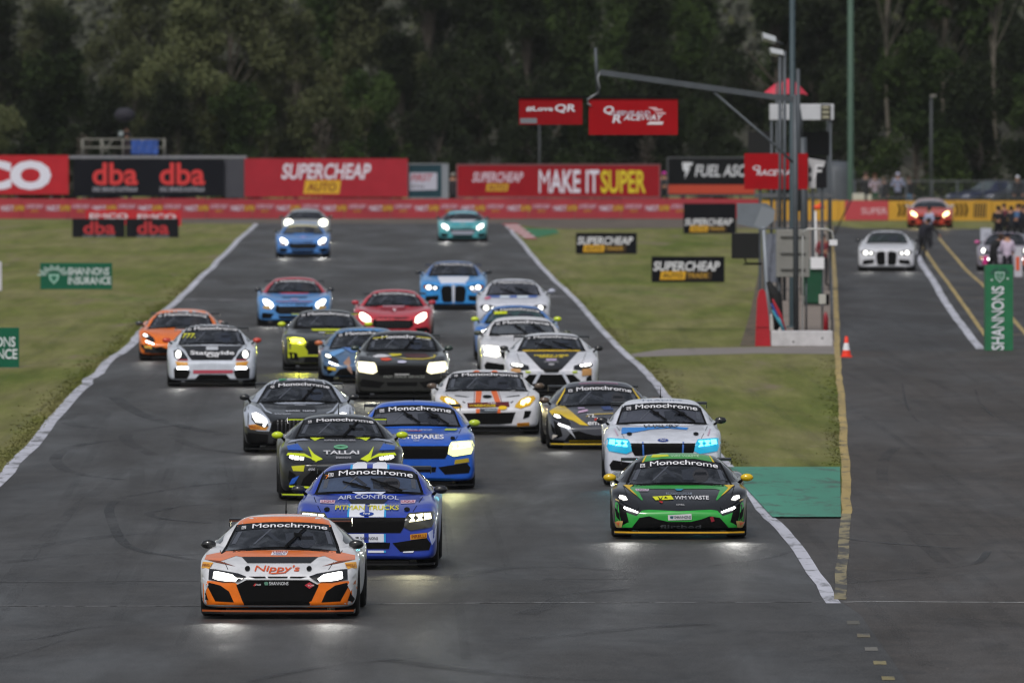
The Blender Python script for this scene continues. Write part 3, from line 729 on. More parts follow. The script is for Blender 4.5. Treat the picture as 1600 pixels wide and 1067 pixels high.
TYPES['club_coupe'] = dict(W=.985, L=4.2, H=1.18, zn=.52, zc=.80, yc=1.25, zf=.80, yh=1.95, wb=.775, wt=.645, phi=.035, cv=c, belt=.84, deck=.86, mir=(1.02, .88), wing=(1.02, .78), blunt=.5,
  ws=(.76, .845, .635, 1.19, .01, .03), strip=.08,
  housing=[c([(1085, 560), (1100, 530), (1160, 470), (1230, 438), (1315, 428), (1330, 460), (1260, 540), (1150, 577)])],
  lens=[c([(1150, 530), (1165, 490), (1205, 470), (1215, 510), (1190, 545)]), c([(1218, 505), (1212, 465), (1250, 452), (1276, 466), (1262, 500), (1236, 520)])],
  grille=[c([(490, 625), (1095, 615), (1050, 740), (900, 752), (700, 752), (560, 720)]), c([(530, 800), (1060, 785), (1080, 808), (540, 820)])],
  intake=[c([(1200, 600), (1275, 598), (1250, 665), (1180, 692)])])
c = cv(6.667, 190, 460, 940, 605)
TYPES['mid_engine_coupe'] = dict(W=.965, L=4.43, H=1.31, zn=.56, zc=.90, yc=1.2, zf=.87, yh=2.0, wb=.73, wt=.565, phi=.031, cv=c, belt=.92, deck=.93, mir=(.99, .98), wing=(1.16, .8), blunt=.56,
  ws=(.715, .945, .56, 1.335, .02, .03), strip=.10,
  housing=[c([(1340, 590), (1290, 575), (1240, 600), (1195, 660), (1190, 690), (1290, 690), (1330, 655)])],
  lens=[c([(1270+30*math.cos(a)+20, 630+42*math.sin(a)) for a in [i*math.pi/5 for i in range(10)]])],
  drl=[c([(1190, 757), (1300, 757), (1300, 782), (1190, 782)])],
  grille=[c([(810, 835), (1090, 835), (1150, 905), (1190, 935), (700, 935), (740, 905)]), c([(740, 650), (1140, 650), (1150, 680), (730, 680)])],
  intake=[c([(1335, 775), (1290, 758), (1190, 790), (1165, 800), (1180, 850), (1200, 880), (1330, 880)])])
c = cv(5.93, 380, 420, 735, 581)
TYPES['grand_tourer'] = dict(W=.97, L=4.5, H=1.37, zn=.72, zc=.96, yc=1.45, zf=.86, yh=2.15, wb=.72, wt=.58, phi=.032, cv=c, belt=.97, deck=.98, mir=(1.0, 1.04), wing=(1.2, .78), blunt=.6,
  ws=(.70, 1.02, .57, 1.39, .02, .05), strip=.10,
  housing=[[(.42, .66), (.52, .60), (.80, .64), (.88, .76), (.72, .78), (.5, .74)]],
  lens=[[(.46, .67), (.56, .63), (.76, .66), (.80, .74), (.66, .755), (.5, .73)]],
  grille=[[(-.48, .58), (-.42, .70), (.42, .70), (.48, .58), (.36, .40), (-.36, .40)], [(-.5, .2), (-.45, .32), (.45, .32), (.5, .2)]],
  intake=[[(.6, .25), (.64, .42), (.86, .45), (.88, .28)]])
c = cv(5.925, 630, 310, 465, 484)
TYPES['twin_grille_coupe'] = dict(W=.97, L=4.75, H=1.375, zn=.76, zc=.98, yc=1.4, zf=.88, yh=2.15, wb=.72, wt=.57, phi=.02, cv=c, belt=1.0, deck=1.02, mir=(1.02, 1.06), wing=(1.2, .8), blunt=.74,
  ws=(.70, .995, .56, 1.36, .02, .04), strip=.085,
  housing=[[(.40, .66), (.46, .58), (.78, .58), (.88, .66), (.84, .72), (.6, .72)]],
  lens=[[(.71+.075*math.cos(a), .645+.065*math.sin(a)) for a in [i*math.pi/5 for i in range(10)]], [(.53+.05*math.cos(a), .63+.04*math.sin(a)) for a in [i*math.pi/5 for i in range(10)]]],
  grille=[[(.05, .66), (.14, .70), (.30, .68), (.36, .58), (.33, .28), (.28, .22), (.07, .22), (.04, .3)], [(-.05, .66), (-.14, .70), (-.30, .68), (-.36, .58), (-.33, .28), (-.28, .22), (-.07, .22), (-.04, .3)]],
  intake=[[(.44, .28), (.42, .42), (.78, .40), (.86, .22)]])
# ------------------------------------------------------------------ liveries
V = vinyl
def liv_orange(k, b, c):
    O = paint('f07608'); ws = lambda p: c(p, 770)
    k.poly(b, c([(300, 412), (742, 405), (1184, 412), (1345, 446), (1352, 482), (1220, 498), (1100, 452), (1050, 462), (434, 462), (384, 452), (264, 498), (132, 482), (139, 446)]), O, .004)
    k.poly(b, c([(434, 462), (1050, 462), (998, 512), (486, 512)]), V('101012'), .006)
    k.poly(b, c([(1225, 496), (1352, 482), (1260, 505), (1090, 540)]), V('7a3a1c'), .006, True)
    k.poly(b, c([(1030, 705), (1090, 668), (1310, 655), (1335, 700), (1385, 600), (1385, 860), (1350, 868), (980, 868)]), O, .004, True)
    k.poly(b, c([(460, 850), (1020, 850), (1000, 872), (480, 872)]), O, .004)
    k.poly(b, c([(1300, 690), (1365, 590), (1375, 700), (1325, 740)]), paint('dcdde2'), .007, True)
    k.text(b, "Nippy's", c([(735, 565)])[0], 360/c.k, 62/c.k, V('d2541e'), .011, shear=.25, bold=.035)
    k.poly(b, c([(660, 598), (800, 590), (790, 598), (700, 604)]), V('d2541e'), .011)
    k.poly(b, c([(690, 418), (815, 418), (805, 450), (678, 450)], 755), V('e4e4ea'), .008); k.text(b, 'LIQUI', c([(750, 427)], 755)[0], .17, .022, V('a02040'), .012); k.text(b, 'MOLY', c([(750, 441)], 755)[0], .15, .02, V('26408a'), .012)
    for sx in (1, -1): k.poly(b, [(sx*(.385+.033*math.cos(a)), .626+.032*math.sin(a)) for a in [i*math.pi/6 for i in range(12)]], BLACK, .012)
    k.text(b, 'SHANNONS', c([(752, 676)], 742)[0], 155/c.k, 27/c.k, V('d6d8dc'), .016)
    k.poly(b, c([(632, 668), (652, 662), (668, 668), (664, 690), (640, 690)]), V('5f8f7a'), .014)
    k.text(b, 'R8', c([(585, 686)])[0], .07, .022, V('c8c8cc'), .014, shear=.3); k.poly(b, c([(545, 694), (560, 676), (570, 676), (560, 698)]), V('c02a2a'), .014)
    k.poly(b, c([(960, 690), (1000, 666), (1040, 692), (1000, 718)]), V('b83040'), .014); k.text(b, 'TOM', c([(1010, 692)])[0], .08, .02, V('e0e0e0'), .018)
    for sx in (1, -1):
        q = [(sx*x, y) for x, y in c([(1272, 512), (1360, 504), (1368, 552), (1300, 562)])]; k.poly(b, q, V('e0a23c'), .010); k.text(b, 'PIRELLI', (sx*.895, c([(0, 533)])[0][1]), .115, .03, V('8a4416'), .014, rot=sx*.1)
def liv_stripes(k, b, c):
    Wt, Cy = V('dfe2ee'), V('2f9bd8'); n = lambda p: c(p)
    for sx in (1, -1):
        f = lambda p: [(sx*abs(x), y) for x, y in c(p)]
        k.poly(b, f([(652, 490), (785, 490), (785, 605), (652, 605)]), Wt, .006); k.poly(b, f([(785, 490), (802, 490), (802, 605), (785, 605)]), Cy, .006)
        k.poly(b, f([(652, 750), (785, 750), (785, 822), (652, 822)]), Wt, .006); k.poly(b, f([(785, 750), (802, 750), (802, 822), (785, 822)]), Cy, .006)
        k.poly(b, f([(645, 895), (785, 895), (785, 915), (645, 915)]), Wt, .006); k.poly(b, f([(785, 895), (802, 895), (802, 915), (785, 915)]), Cy, .006); k.poly(b, f([(960, 900), (1050, 898), (1040, 915), (950, 915)]), Wt, .006)
        k.poly(b, [(sx*x, y) for x, y in ((.04, 1.40), (.24, 1.395), (.235, 1.52), (.04, 1.53))], Wt, .008); k.poly(b, [(sx*x, y) for x, y in ((.24, 1.395), (.27, 1.393), (.265, 1.52), (.235, 1.52))], Cy, .008)
        k.poly(b, [(sx*x, y) for x, y in c([(1170, 740), (1240, 690), (1232, 800), (1205, 850)])], paint('aab4dc'), .006)
        q = [(sx*x, y) for x, y in c([(1015, 755), (1165, 738), (1160, 785), (1018, 802)])]; k.poly(b, q, V('c88a1e'), .010); k.text(b, 'PIRELLI', (sx*abs(c([(1090, 770)])[0][0]), c([(0, 770)])[0][1]), .19, .045, V('7a2a12'), .014, rot=sx*.09)
        k.poly(b, [(sx*x, y) for x, y in c([(920, 455), (1055, 452), (1050, 480), (925, 485)])], V('d8b8cc'), .007); k.text(b, 'LIQUI', (sx*.55, c([(0, 468)])[0][1]), .17, .03, V('9a3050'), .011)
        k.poly(b, [(sx*(.55+.04*math.cos(a)), .827+.028*math.sin(a)) for a in [i*math.pi/6 for i in range(12)]], BLACK, .012)
    k.poly(b, c([(455, 445), (815, 445), (770, 488), (500, 488)], 636), V('0c0e16'), .006)
    k.text(b, 'AIR CONTROL', c([(640, 424)], 640)[0], 540/c.k, 36/c.k, V('c4cade'), .012, arch=.12)
    k.poly(b, c([(500, 380), (800, 378), (760, 405), (700, 392), (620, 396), (560, 404)], 650), V('c4cade'), .010)
    k.text(b, 'PITMAN TRUCKS', c([(632, 525)])[0], 560/c.k, 40/c.k, V('d9cf1c'), .014, bold=.045)
    k.poly(b, [(.10*math.cos(a), c([(0, 579)])[0][1]+.027*math.sin(a)) for a in [i*math.pi/8 for i in range(16)]], V('1c3f9a'), .012); k.text(b, 'Ford', c([(632, 579)])[0], .09, .028, WHITE, .016, shear=.3)
    k.text(b, 'SHANNONS', c([(655, 788)])[0], 155/c.k, 26/c.k, V('22242c'), .014); k.poly(b, c([(535, 778), (565, 775), (560, 798), (540, 798)]), V('22242c'), .012)
    k.text(b, '7', (-.585, 1.275), .05, .05, V('d97a26'), .02)
def liv_green(k, b, c):
    G, Y = paint('24a038'), V('d9b52e'); 
    k.poly(b, c([(841, 645), (1130, 632), (1190, 640), (1240, 690), (1350, 650), (1420, 560), (1468, 545), (1470, 795), (212, 795), (214, 545), (262, 560), (332, 650), (442, 690), (492, 640), (552, 632)]), G, .004)
    k.poly(b, c([(380, 402), (1290, 402), (1300, 440), (1190, 545), (1180, 540), (1222, 448), (1180, 436), (500, 436), (460, 448), (502, 540), (492, 545), (382, 440)]), G, .004)
    k.poly(b, c([(1265, 400), (1360, 400), (1280, 470), (1225, 510), (1300, 430)]), Y, .007, True)
    k.poly(b, c([(800, 438), (885, 438), (860, 456), (825, 456)]), V('2a86a8'), .008)
    k.poly(b, c([(1395, 545), (1465, 512), (1468, 522), (1400, 556)]), V('c8b37a'), .007, True)
    k.poly(b, [(-.535, 1.13), (-.50, 1.215), (-.25, 1.27), (.25, 1.27), (.50, 1.215), (.535, 1.13), (.25, 1.185), (-.25, 1.185)], paint('3f9c46'), .008)
    for sx in (1, -1): k.poly(b, [(sx*x, y) for x, y in ((.455, 1.235), (.475, 1.228), (.535, 1.13), (.505, 1.135))], Y, .011)
    k.poly(b, [(-.40, 1.205), (-.37, 1.245), (-.15, 1.245), (-.13, 1.22), (-.32, 1.205)], V('cdd42a'), .011); k.text(b, 'WM WASTE', (.10, 1.222), .42, .03, V('b8dcb8'), .012)
    k.poly(b, c([(590, 512), (765, 500), (790, 538), (620, 545)]), V('d6dc1e'), .008)
    k.poly(b, c([(640, 508), (668, 535), (690, 505), (678, 540), (655, 543)]), V('141414'), .011); k.poly(b, c([(712, 512), (735, 528), (700, 530)]), V('141414'), .011)
    k.text(b, 'WM WASTE', c([(958, 522)])[0], 315/c.k, 36/c.k, V('dcdce0'), .010, bold=.045)
    k.poly(b, c([(718, 472), (960, 472), (958, 492), (722, 492)]), V('77808e'), .007); k.text(b, 'MOTORSPORT', c([(840, 482)])[0], .34, .022, V('1c1c22'), .011)
    k.poly(b, c([(432, 437), (562, 440), (555, 460), (440, 460)]), V('cbc2d2'), .008); k.text(b, 'LIQUI', c([(498, 449)])[0], .16, .022, V('7a3060'), .012)
    k.text(b, 'LOVELL', c([(850, 588)])[0], .12, .02, V('b8b8bc'), .010)
    k.poly(b, c([(732, 680), (950, 668), (952, 722), (734, 728)]), V('d6d6da'), .010); k.text(b, 'SHANNONS', c([(868, 699)])[0], .24, .042, V('1e2040'), .014, bold=.04); k.poly(b, c([(750, 690), (785, 688), (780, 712), (756, 712)]), V('2a5a6a'), .013)
    k.text(b, 'flirtbed', c([(850, 785)])[0], .6, .045, V('4a4d50'), .014)
    k.poly(b, c([(1362, 735), (1465, 730), (1465, 790), (1375, 792)]), V('c9aa6a'), .010, True); k.poly(b, c([(1390, 745), (1440, 742), (1450, 778), (1400, 778)]), V('c25a2c'), .013, True)
    k.poly(b, c([(1120, 700), (1150, 692), (1165, 735), (1135, 745)]), V('8a1c2c'), .014); k.poly(b, c([(650, 552), (690, 560), (680, 575), (660, 566)]), V('b02424'), .010)
def liv_tallai(k, b, c):
    Y, B = V('cfe022'), V('1f55b4'); W_ = V('dcdce2')
    k.poly(b, c([(980, 640), (900, 612), (985, 560), (1042, 482), (1004, 600), (1080, 556), (1240, 548), (1255, 572), (1085, 588), (1010, 615), (960, 640), (850, 640)]), Y, .006, True)
    k.poly(b, c([(1090, 525), (1140, 455), (1250, 480), (1240, 520)]), B, .006, True)
    k.poly(b, c([(1010, 420), (1075, 402), (1200, 420), (1240, 450), (1120, 425)]), V('9aa2b4'), .006, True)
    k.poly(b, c([(850, 398), (1005, 395), (960, 430), (905, 402)], 708), Y, .007, True)
    k.poly(b, [(.22, 1.375), (.34, 1.43), (.48, 1.40), (.53, 1.345), (.48, 1.35), (.42, 1.395)], Y, .009, True)
    k.poly(b, [(.115*math.cos(a), c([(0, 492)])[0][1]+.036*math.sin(a)) for a in [i*math.pi/8 for i in range(16)]], V('6cb48c'), .010)
    k.poly(b, c([(655, 492), (716, 484), (775, 490), (716, 498)]), V('1d4a34'), .013)
    k.text(b, 'TALLAI', c([(716, 548)])[0], 350/c.k, 36/c.k, W_, .012, bold=.05); k.text(b, 'SHANNONS', c([(735, 600)])[0], 150/c.k, 20/c.k, V('b8b8c0'), .012)
    k.text(b, 'SUPRA & PARTNERS', c([(706, 425)], 712)[0], .5, .022, V('b4b4bc'), .012)
    k.poly(b, c([(1078, 672), (1205, 680), (1190, 725), (1090, 730)]), V('c8c824'), .012, True); k.text(b, '#06', c([(420, 710)])[0], 68/c.k, 28/c.k, V('b8b8c4'), .014, shear=.2)
    k.poly(b, c([(1000, 880), (1230, 868), (1225, 885), (1005, 898)]), Y, .010, True); k.poly(b, c([(1130, 770), (1200, 800), (1230, 860), (1180, 850)]), B, .012, True)
def liv_multi(k, b, c):
    k.text(b, 'MULTISPARES', (-.01, .865), .93, .075, V('e6e6ee'), .010, bold=.05)
    k.text(b, 'COMMERCIAL VEHICLES', (0, .985), .55, .03, V('b8c0d4'), .010); k.poly(b, [(-.14, .965), (.10, .965), (.08, .975), (-.12, .975)], V('c04050'), .010)
    k.text(b, 'Ford', (0, .80), .09, .025, V('c0c8dc'), .012, shear=.3)
    k.poly(b, [(.50, 1.01), (.70, 1.005), (.66, .975), (.47, .975)], V('a8bc3c'), .010); k.poly(b, [(-.36, .93), (.33, .93), (.40, .90), (-.42, .90)], paint('153a7a'), .006)
    for sx in (1, -1): k.poly(b, [(sx*x, y) for x, y in ((.62, .42), (.86, .455), (.85, .52), (.63, .49))], V('b09a2c'), .012)
    k.poly(b, [(-.65, .16), (-.6, .19), (.6, .19), (.65, .16)], paint('2a6fb8'), .008)
    for sx in (1, -1): k.poly(b, [(sx*(.60+.04*math.cos(a)), .84+.028*math.sin(a)) for a in [i*math.pi/6 for i in range(12)]], BLACK, .012)
def liv_silver(k, b, c):
    Sv = paint('b4bccc')
    k.poly(b, c([(1550, 420), (1480, 400), (1350, 470), (1250, 590), (1212, 660), (1240, 750), (1380, 745), (1540, 680), (1560, 500)]), Sv, .004, True)
    k.poly(b, c([(1350, 385), (1372, 385), (1290, 500), (1215, 530), (1205, 520), (1275, 485)]), V('a8b0bf'), .007, True)
    k.poly(b, c([(1245, 690), (1390, 660), (1500, 670), (1470, 725), (1280, 735)]), V('d08a2a'), .009, True); k.text(b, 'PIRELLI', c([(305, 698)])[0], .19, .05, V('8a3c14'), .013, rot=-.1)
    k.poly(b, c([(705, 435), (1060, 435), (1085, 500), (690, 505)]), V('0c0d10'), .006)
    k.text(b, 'sonic tune', c([(880, 492)])[0], 370/c.k, 26/c.k, V('c8ccd8'), .010); k.text(b, 'Schumacher', c([(660, 532)])[0], .3, .028, V('b8bcc8'), .010); k.text(b, 'Tools Group Racing', c([(875, 384)])[0], .55, .026, V('a8acb8'), .010); k.text(b, 'sunblast', c([(880, 413)])[0], .2, .024, V('a8acb8'), .010)
    k.text(b, 'Castrol', (.03, 1.352), .50, .042, V('d4d8e0'), .012, bold=.05, arch=.15); k.poly(b, [(-.36, 1.32), (-.37, 1.36), (-.25, 1.37), (-.22, 1.34)], V('1f8a5a'), .011)
    k.poly(b, [(.45, 1.26), (.47, 1.26), (.40, 1.37), (.38, 1.37)], V('c8ccd8'), .010, True)
def liv_oval(k, b, c):
    O = V('dd6a34')
    for sx in (1, -1):
        f = lambda p: [(sx*abs(x), y) for x, y in c(p)]
        k.poly(b, f([(838, 372), (905, 372), (930, 505), (868, 505)]), O, .006); k.poly(b, f([(918, 372), (924, 372), (948, 505), (940, 505)]), V('8a4a3c'), .006)
        k.poly(b, [(sx*x, y) for x, y in ((.10, 1.20), (.24, 1.195), (.23, 1.29), (.10, 1.295))], O, .008)
        k.poly(b, f([(880, 578), (925, 578), (925, 622), (885, 622)]), O, .008)
    k.poly(b, [(.088*math.cos(a), c([(0, 437)])[0][1]+.03*math.sin(a)) for a in [i*math.pi/8 for i in range(16)]], BLACK, .012)
    k.poly(b, c([(555, 512), (1030, 498), (1032, 555), (558, 568)], 790), V('5a1418'), .010); k.text(b, 'WAREHOUSE', c([(725, 545)], 790)[0], .50, .045, V('d8c020'), .014, bold=.045); k.text(b, 'Tool', c([(830, 515)], 790)[0], .15, .035, V('e0d8dc'), .014)
    k.poly(b, [(.27+.085*math.cos(a), .505+.034*math.sin(a)) for a in [i*math.pi/8 for i in range(16)]], V('e0b820'), .014)
    k.poly(b, c([(690, 575), (890, 573), (890, 610), (690, 612)]), V('2c3440'), .010); k.text(b, 'SHANNONS', c([(815, 592)])[0], .24, .03, V('c0ccd8'), .014)
    k.poly(b, c([(980, 440), (1150, 418), (1160, 425), (1040, 440)]), BLACK, .008, True); k.poly(b, c([(1040, 505), (1070, 488), (1075, 495), (1050, 512)]), BLACK, .008, True)
    k.poly(b, c([(1110, 738), (1250, 728), (1252, 768), (1114, 775)]), V('d0922c'), .010, True); k.text(b, 'PIRELLI', c([(1182, 752)])[0], .19, .04, V('8a4a18'), .014)
def liv_yellow(k, b, c):
    Y = paint('d8b826'); D = [( .10, .44), (.42, .60), (.62, .70), (.80, .78), (.93, .74), (.80, .66), (.66, .54), (.50, .46), (.30, .42)]
    k.poly(b, [(.26, .43), (.40, .54), (.52, .66), (.66, .80), (.80, .80), (.96, .70), (.90, .62), (.70, .58), (.55, .53), (.42, .45)], Y, .006, True)
    k.poly(b, [(.62, .43), (.50, .20), (.72, .43)], V('a8abb4'), .010, True)
    k.poly(b, [(.82, .26), (.96, .16), (.97, .30)], V('cfc8c0'), .010, True); k.poly(b, [(-.62, .15), (.62, .15), (.62, .18), (-.62, .18)], Y, .012)
    k.text(b, 'em', (-.18, .47), .2, .06, WHITE, .012); k.text(b, 'TL', (-.20, .61), .18, .06, WHITE, .012, shear=.3); k.poly(b, [(-.16, .52), (-.06, .53), (-.08, .56), (-.15, .56)], V('c03020'), .012)
    k.poly(b, [(-.44, .66), (-.24, .70), (-.26, .735), (-.42, .70)], V('c8a8c8'), .011); k.poly(b, [(-.42, .74), (-.30, .745), (-.30, .77), (-.42, .77)], V('a89ab8'), .011); k.poly(b, [(.04, .72), (.22, .72), (.2, .79), (0, .79)], V('3a4a78'), .011)
    k.poly(b, [(-.30, .59), (-.2, .63), (.3, .655), (.3, .665), (-.2, .645), (-.3, .60)], Y, .011)
    k.text(b, 'SIMPSON INVESTING HOLDINGS', (0, 1.225), .7, .022, V('b87a9c'), .012, arch=.12)
    k.poly(b, [(.60, 1.15), (.66, 1.05), (.78, .86), (.82, .82), (.80, .80), (.72, .90), (.62, 1.07)], Y, .014, True)
def liv_bluelamp(k, b, c):
    k.poly(b, [(-.68, .93), (-.66, .98), (-.2, .99), (.1, 1.005), (.44, .98), (.40, .945), (.1, .97), (-.2, .95), (-.45, .90), (-.68, .87)], V('2f88dc'), .008)
    k.text(b, 'LUXURY', (.0, 1.015), .6, .035, V('3c4048'), .010, bold=.05); k.text(b, 'MAX', (.0, .985), .56, .03, V('3c4048'), .012, bold=.06)
    k.poly(b, [(.09*math.cos(a), .76+.026*math.sin(a)) for a in [i*math.pi/8 for i in range(16)]], V('28408c'), .012); k.text(b, 'Ford', (0, .76), .08, .026, WHITE, .016, shear=.3)
    for sx in (1, -1): k.poly(b, [(sx*(.55+.045*math.cos(a)), .87+.028*math.sin(a)) for a in [i*math.pi/6 for i in range(12)]], BLACK, .012)
    k.poly(b, [(.32, .73), (.345, .73), (.335, .52), (.31, .52)], V('2f66b8'), .014, True)
    k.text(b, 'TRADIES', (.0, 1.45), .7, .022, V('8a94a8'), .010)
    k.poly(b, [(.73, .84), (.76, .84), (.80, .96), (.785, .96)], V('b8a0b4'), .010, True)
def liv_777(k, b, c):
    K = V('17181c')
    k.poly(b, c([(610, 535), (1270, 535), (1215, 585), (1190, 640), (1150, 688), (730, 688), (690, 640), (665, 585)]), K, .006)
    k.text(b, 'Statewide', c([(945, 612)])[0], 460/c.k, 42/c.k, WHITE, .012, bold=.05); k.text(b, 'Oil', c([(945, 642)])[0], 125/c.k, 34/c.k, WHITE, .012, bold=.05); k.poly(b, c([(880, 545), (1005, 545), (1005, 582), (880, 582)]), V('c0c4cc'), .011)
    k.poly(b, c([(745, 790), (1160, 790), (1160, 822), (745, 826)]), V('b8485a'), .008); k.poly(b, c([(1190, 684), (1300, 684), (1300, 692), (1190, 694)]), V('b02a34'), .012, True)
    k.poly(b, c([(1190, 712), (1320, 700), (1300, 745), (1190, 745)]), V('d99a3c'), .010, True); k.text(b, 'RETROSPORTS', c([(940, 316)])[0], .75, .045, V('c4c8d0'), .012, bold=.05, arch=.12)
    k.text(b, '777.', c([(705, 432)])[0], 140/c.k, 48/c.k, V('d2d23a'), .022, shear=.3, bold=.04)
def gen(hood=None, tip=None, strip2=None, lip=None, txt=None, sticker='c88a3c', extra=None):
    def f(k, b, c):
        t = k.t; vb = t['ws'][1]; zn = t['zn']
        if hood: k.poly(b, [(-.55, vb-.03), (.55, vb-.03), (.32, zn+.05), (-.32, zn+.05)], paint(hood), .006)
        if tip: k.poly(b, [(-.66, vb-.03), (.66, vb-.03), (.6, vb-.08), (-.6, vb-.08)], V(tip), .008)
        if lip: k.poly(b, [(-.7, .14), (.7, .14), (.7, .19), (-.7, .19)], paint(lip), .010)
        if sticker: k.poly(b, [(.66, zn-.15), (.84, zn-.12), (.84, zn-.06), (.66, zn-.08)], V(sticker), .012, True)
        if txt: k.text(b, txt[0], (0, txt[1]), txt[2], txt[3], V(txt[4]), .014, bold=.04)
        if extra: extra(k, b, c)
    return f
def blob(pts, col, off=.012, mirror=False): return lambda k, b, c: k.poly(b, pts, V(col), off, mirror)
def many(*fs):
    def f(k, b, c):
        for x in fs: x(k, b, c)
    return f
sidew = lambda a, b_: a
# ------------------------------------------------------------------ the field
build_car('supercar', 290+742/5.161, 125.3, .040, 'white and orange race car leading the pack in front of all others', 'dcdde2', liv_orange, roof='f07608', wing='5a2a14', wipers=3, antenna=True, lampE=14, split='9a4a18')
build_car('muscle_coupe', 460+632/5.616, 114, .023, 'dark blue race car with white centre stripes and yellow lettering, behind the leading orange car', '2440a8', liv_stripes, wipers=1, lamp='fff6c8', lampE=20, housing='3a3a34', mirror='1a1b20', screen='39455c')
build_car('wedge_supercar', 920+841/5.926, 107, -.012, 'black and green race car with yellow mirrors, nearest car beside the right-hand white line', '15171b', liv_green, mirror='d9b512', wing='14302a', split='d9a51e', lampE=16, antenna=False)
build_car('muscle_coupe', 1036, 94.9, -.015, 'white race car with glowing cyan headlights and a blue bonnet flash', 'd6dae6', liv_bluelamp, wipers=2, lamp='5fdcf5', lampE=16, mirror='15161a', housing='0a8fb4', glareE=.55, antenna=True, wing='20262c', screen='3f424c')
build_car('sports_coupe', 420+716/6.277, 98.2, -.018, 'black race car with lime and blue flashes, lime mirrors and a round green bonnet badge', '17191d', liv_tallai, mirror='c8dc1c', split='b8cc22', wipers=3, antenna=True, wing='c8dc1c', lampE=8)
build_car('muscle_coupe', 650.7, 95.6, -.015, 'bright blue race car with lime mirrors, yellow headlights and white lettering low on the bonnet', '1458c4', liv_multi, wipers=2, lamp='f8f6b0', lampE=30, housing='e8e890', glareE=1.3, mirror='b4c834', antenna=True, screen='454851')
build_car('long_nose_coupe', 467.5, 87.2, .0, 'black race car with silver fenders behind the black and lime car', '1b1d21', liv_silver, wipers=3, mirror='1a1b1e', wing='16171a', lampE=7, pillar='a8b0c0', roof='2a2c31', antenna=True)
build_car('club_coupe', 763, 83, -.03, 'white race car with two orange centre stripes and yellow headlight covers, mid pack', 'd8d8de', liv_oval, lamp='fff0a0', lampE=12, mirror='5a4a3c', housing='d8a818', roof=None, wing='26282c')
build_car('wedge_supercar', 943, 86.4, -.045, 'grey race car with yellow headlight surrounds, left of the white car with cyan lights', '474951', liv_yellow, mirror='5a4a3e', wing='141518', split='c8a828', pillar='3c3e46', lampE=8)
build_car('mid_engine_coupe', 331, 72, .0, 'white race car with red mirrors, black bonnet and yellow 777 on its windscreen', 'ccd2de', liv_777, mirror='c03a28', roof='1a1b1f', wing='1a1b1e', lampE=7)
F = dict(fine=False)
build_car('wedge_supercar', 281, 66, .03, 'orange race car hugging the left white line beside the grass', 'ec7414', gen(txt=('SWEET', .74, .3, .05, 'c8ccd4'), sticker='d0a03c', extra=many(blob([(.0, .72), (.6, .76), (.5, .68), (.1, .64)], '2a2c32'), blob([(.50, .18), (.95, .2), (.9, .36), (.6, .34)], '17181b', .008, True))), roof='c0c4cc', mirror='33363a', lampE=6, wing='26282c', **F)
build_car('long_nose_coupe', 460, 58, .0, 'light blue race car with a red roof, behind the car with acid yellow lights', '4f8fd2', gen(sticker='c8a04c', extra=many(blob([(-.36, .80), (.36, .80), (.3, .77), (-.3, .77)], '1a2c50'), blob([(-.5, .66), (.5, .66), (.5, .645), (-.5, .645)], 'a02838', .014), blob([(-.12, .70), (.12, .70), (.08, .75), (-.08, .75)], 'a8a0d0'))), roof='c03a48', pillar='b83644', mirror='24262c', wing='2a2c34', lampE=14, **F)
build_car('grand_tourer', 508, 68.4, .0, 'dark grey race car with acid yellow headlights glaring and yellow bonnet band', '2a2c2a', gen(lip='c8d022', sticker=None, extra=many(blob([(-.32, .975), (.62, .975), (.62, .93), (-.28, .93)], 'cdd824'), blob([(.40, .34), (.96, .30), (.96, .80), (.5, .76), (.40, .58)], 'b4bc1c', .005, True), blob([(-.5, .34), (.5, .34), (.5, .38), (-.5, .38)], 'b4bc1c', .008), blob([(-.15, .90), (.12, .90), (.12, .87), (-.15, .87)], 'b8bcc0'))), lamp='f8f84c', lampE=40, housing='c8c814', glareE=.8, mirror='c8d81c', wing='c0d020', roof='3a3c40', **F)  # lime on the lower front paints headlight glare over the body
build_car('long_nose_coupe', 614, 61.5, .01, 'red race car with bright white headlights in the middle of the pack', 'c02a3a', gen(sticker=None, extra=many(blob([(-.3, .93), (.3, .93), (.24, .89), (-.26, .89)], 'c890a0'), blob([(-.34, .86), (.34, .86), (.3, .82), (.1, .80), (0, .75), (-.1, .80), (-.3, .82)], '8a1c2c'), blob([(-.02, .84), (.08, .84), (.03, .74)], 'd8c0c8', .014))), roof='c23040', mirror='b03040', lamp='fffbe8', lampE=30, housing='fff4e0', glareE=1.2, wing='26282c', **F)
build_car('wedge_supercar', 572, 71.2, -.02, 'blue and black race car with orange mirrors half hidden behind the black and gold car', '4c6a8c', gen(sticker='d8b820', extra=many(blob([(-.95, .62), (-.75, .70), (-.5, .78), (-.45, .72), (-.7, .6)], '6ca0d8'), blob([(-.5, .80), (.2, .80), (0, .70), (-.3, .68)], '5a80c0'), blob([(-.5, .45), (-.4, .3), (-.3, .2), (-.36, .6)], '9a7a6a'))), roof='4a92d4', mirror='c86a38', lamp='f8f8e8', lampE=22, wing='c8d020', **F)
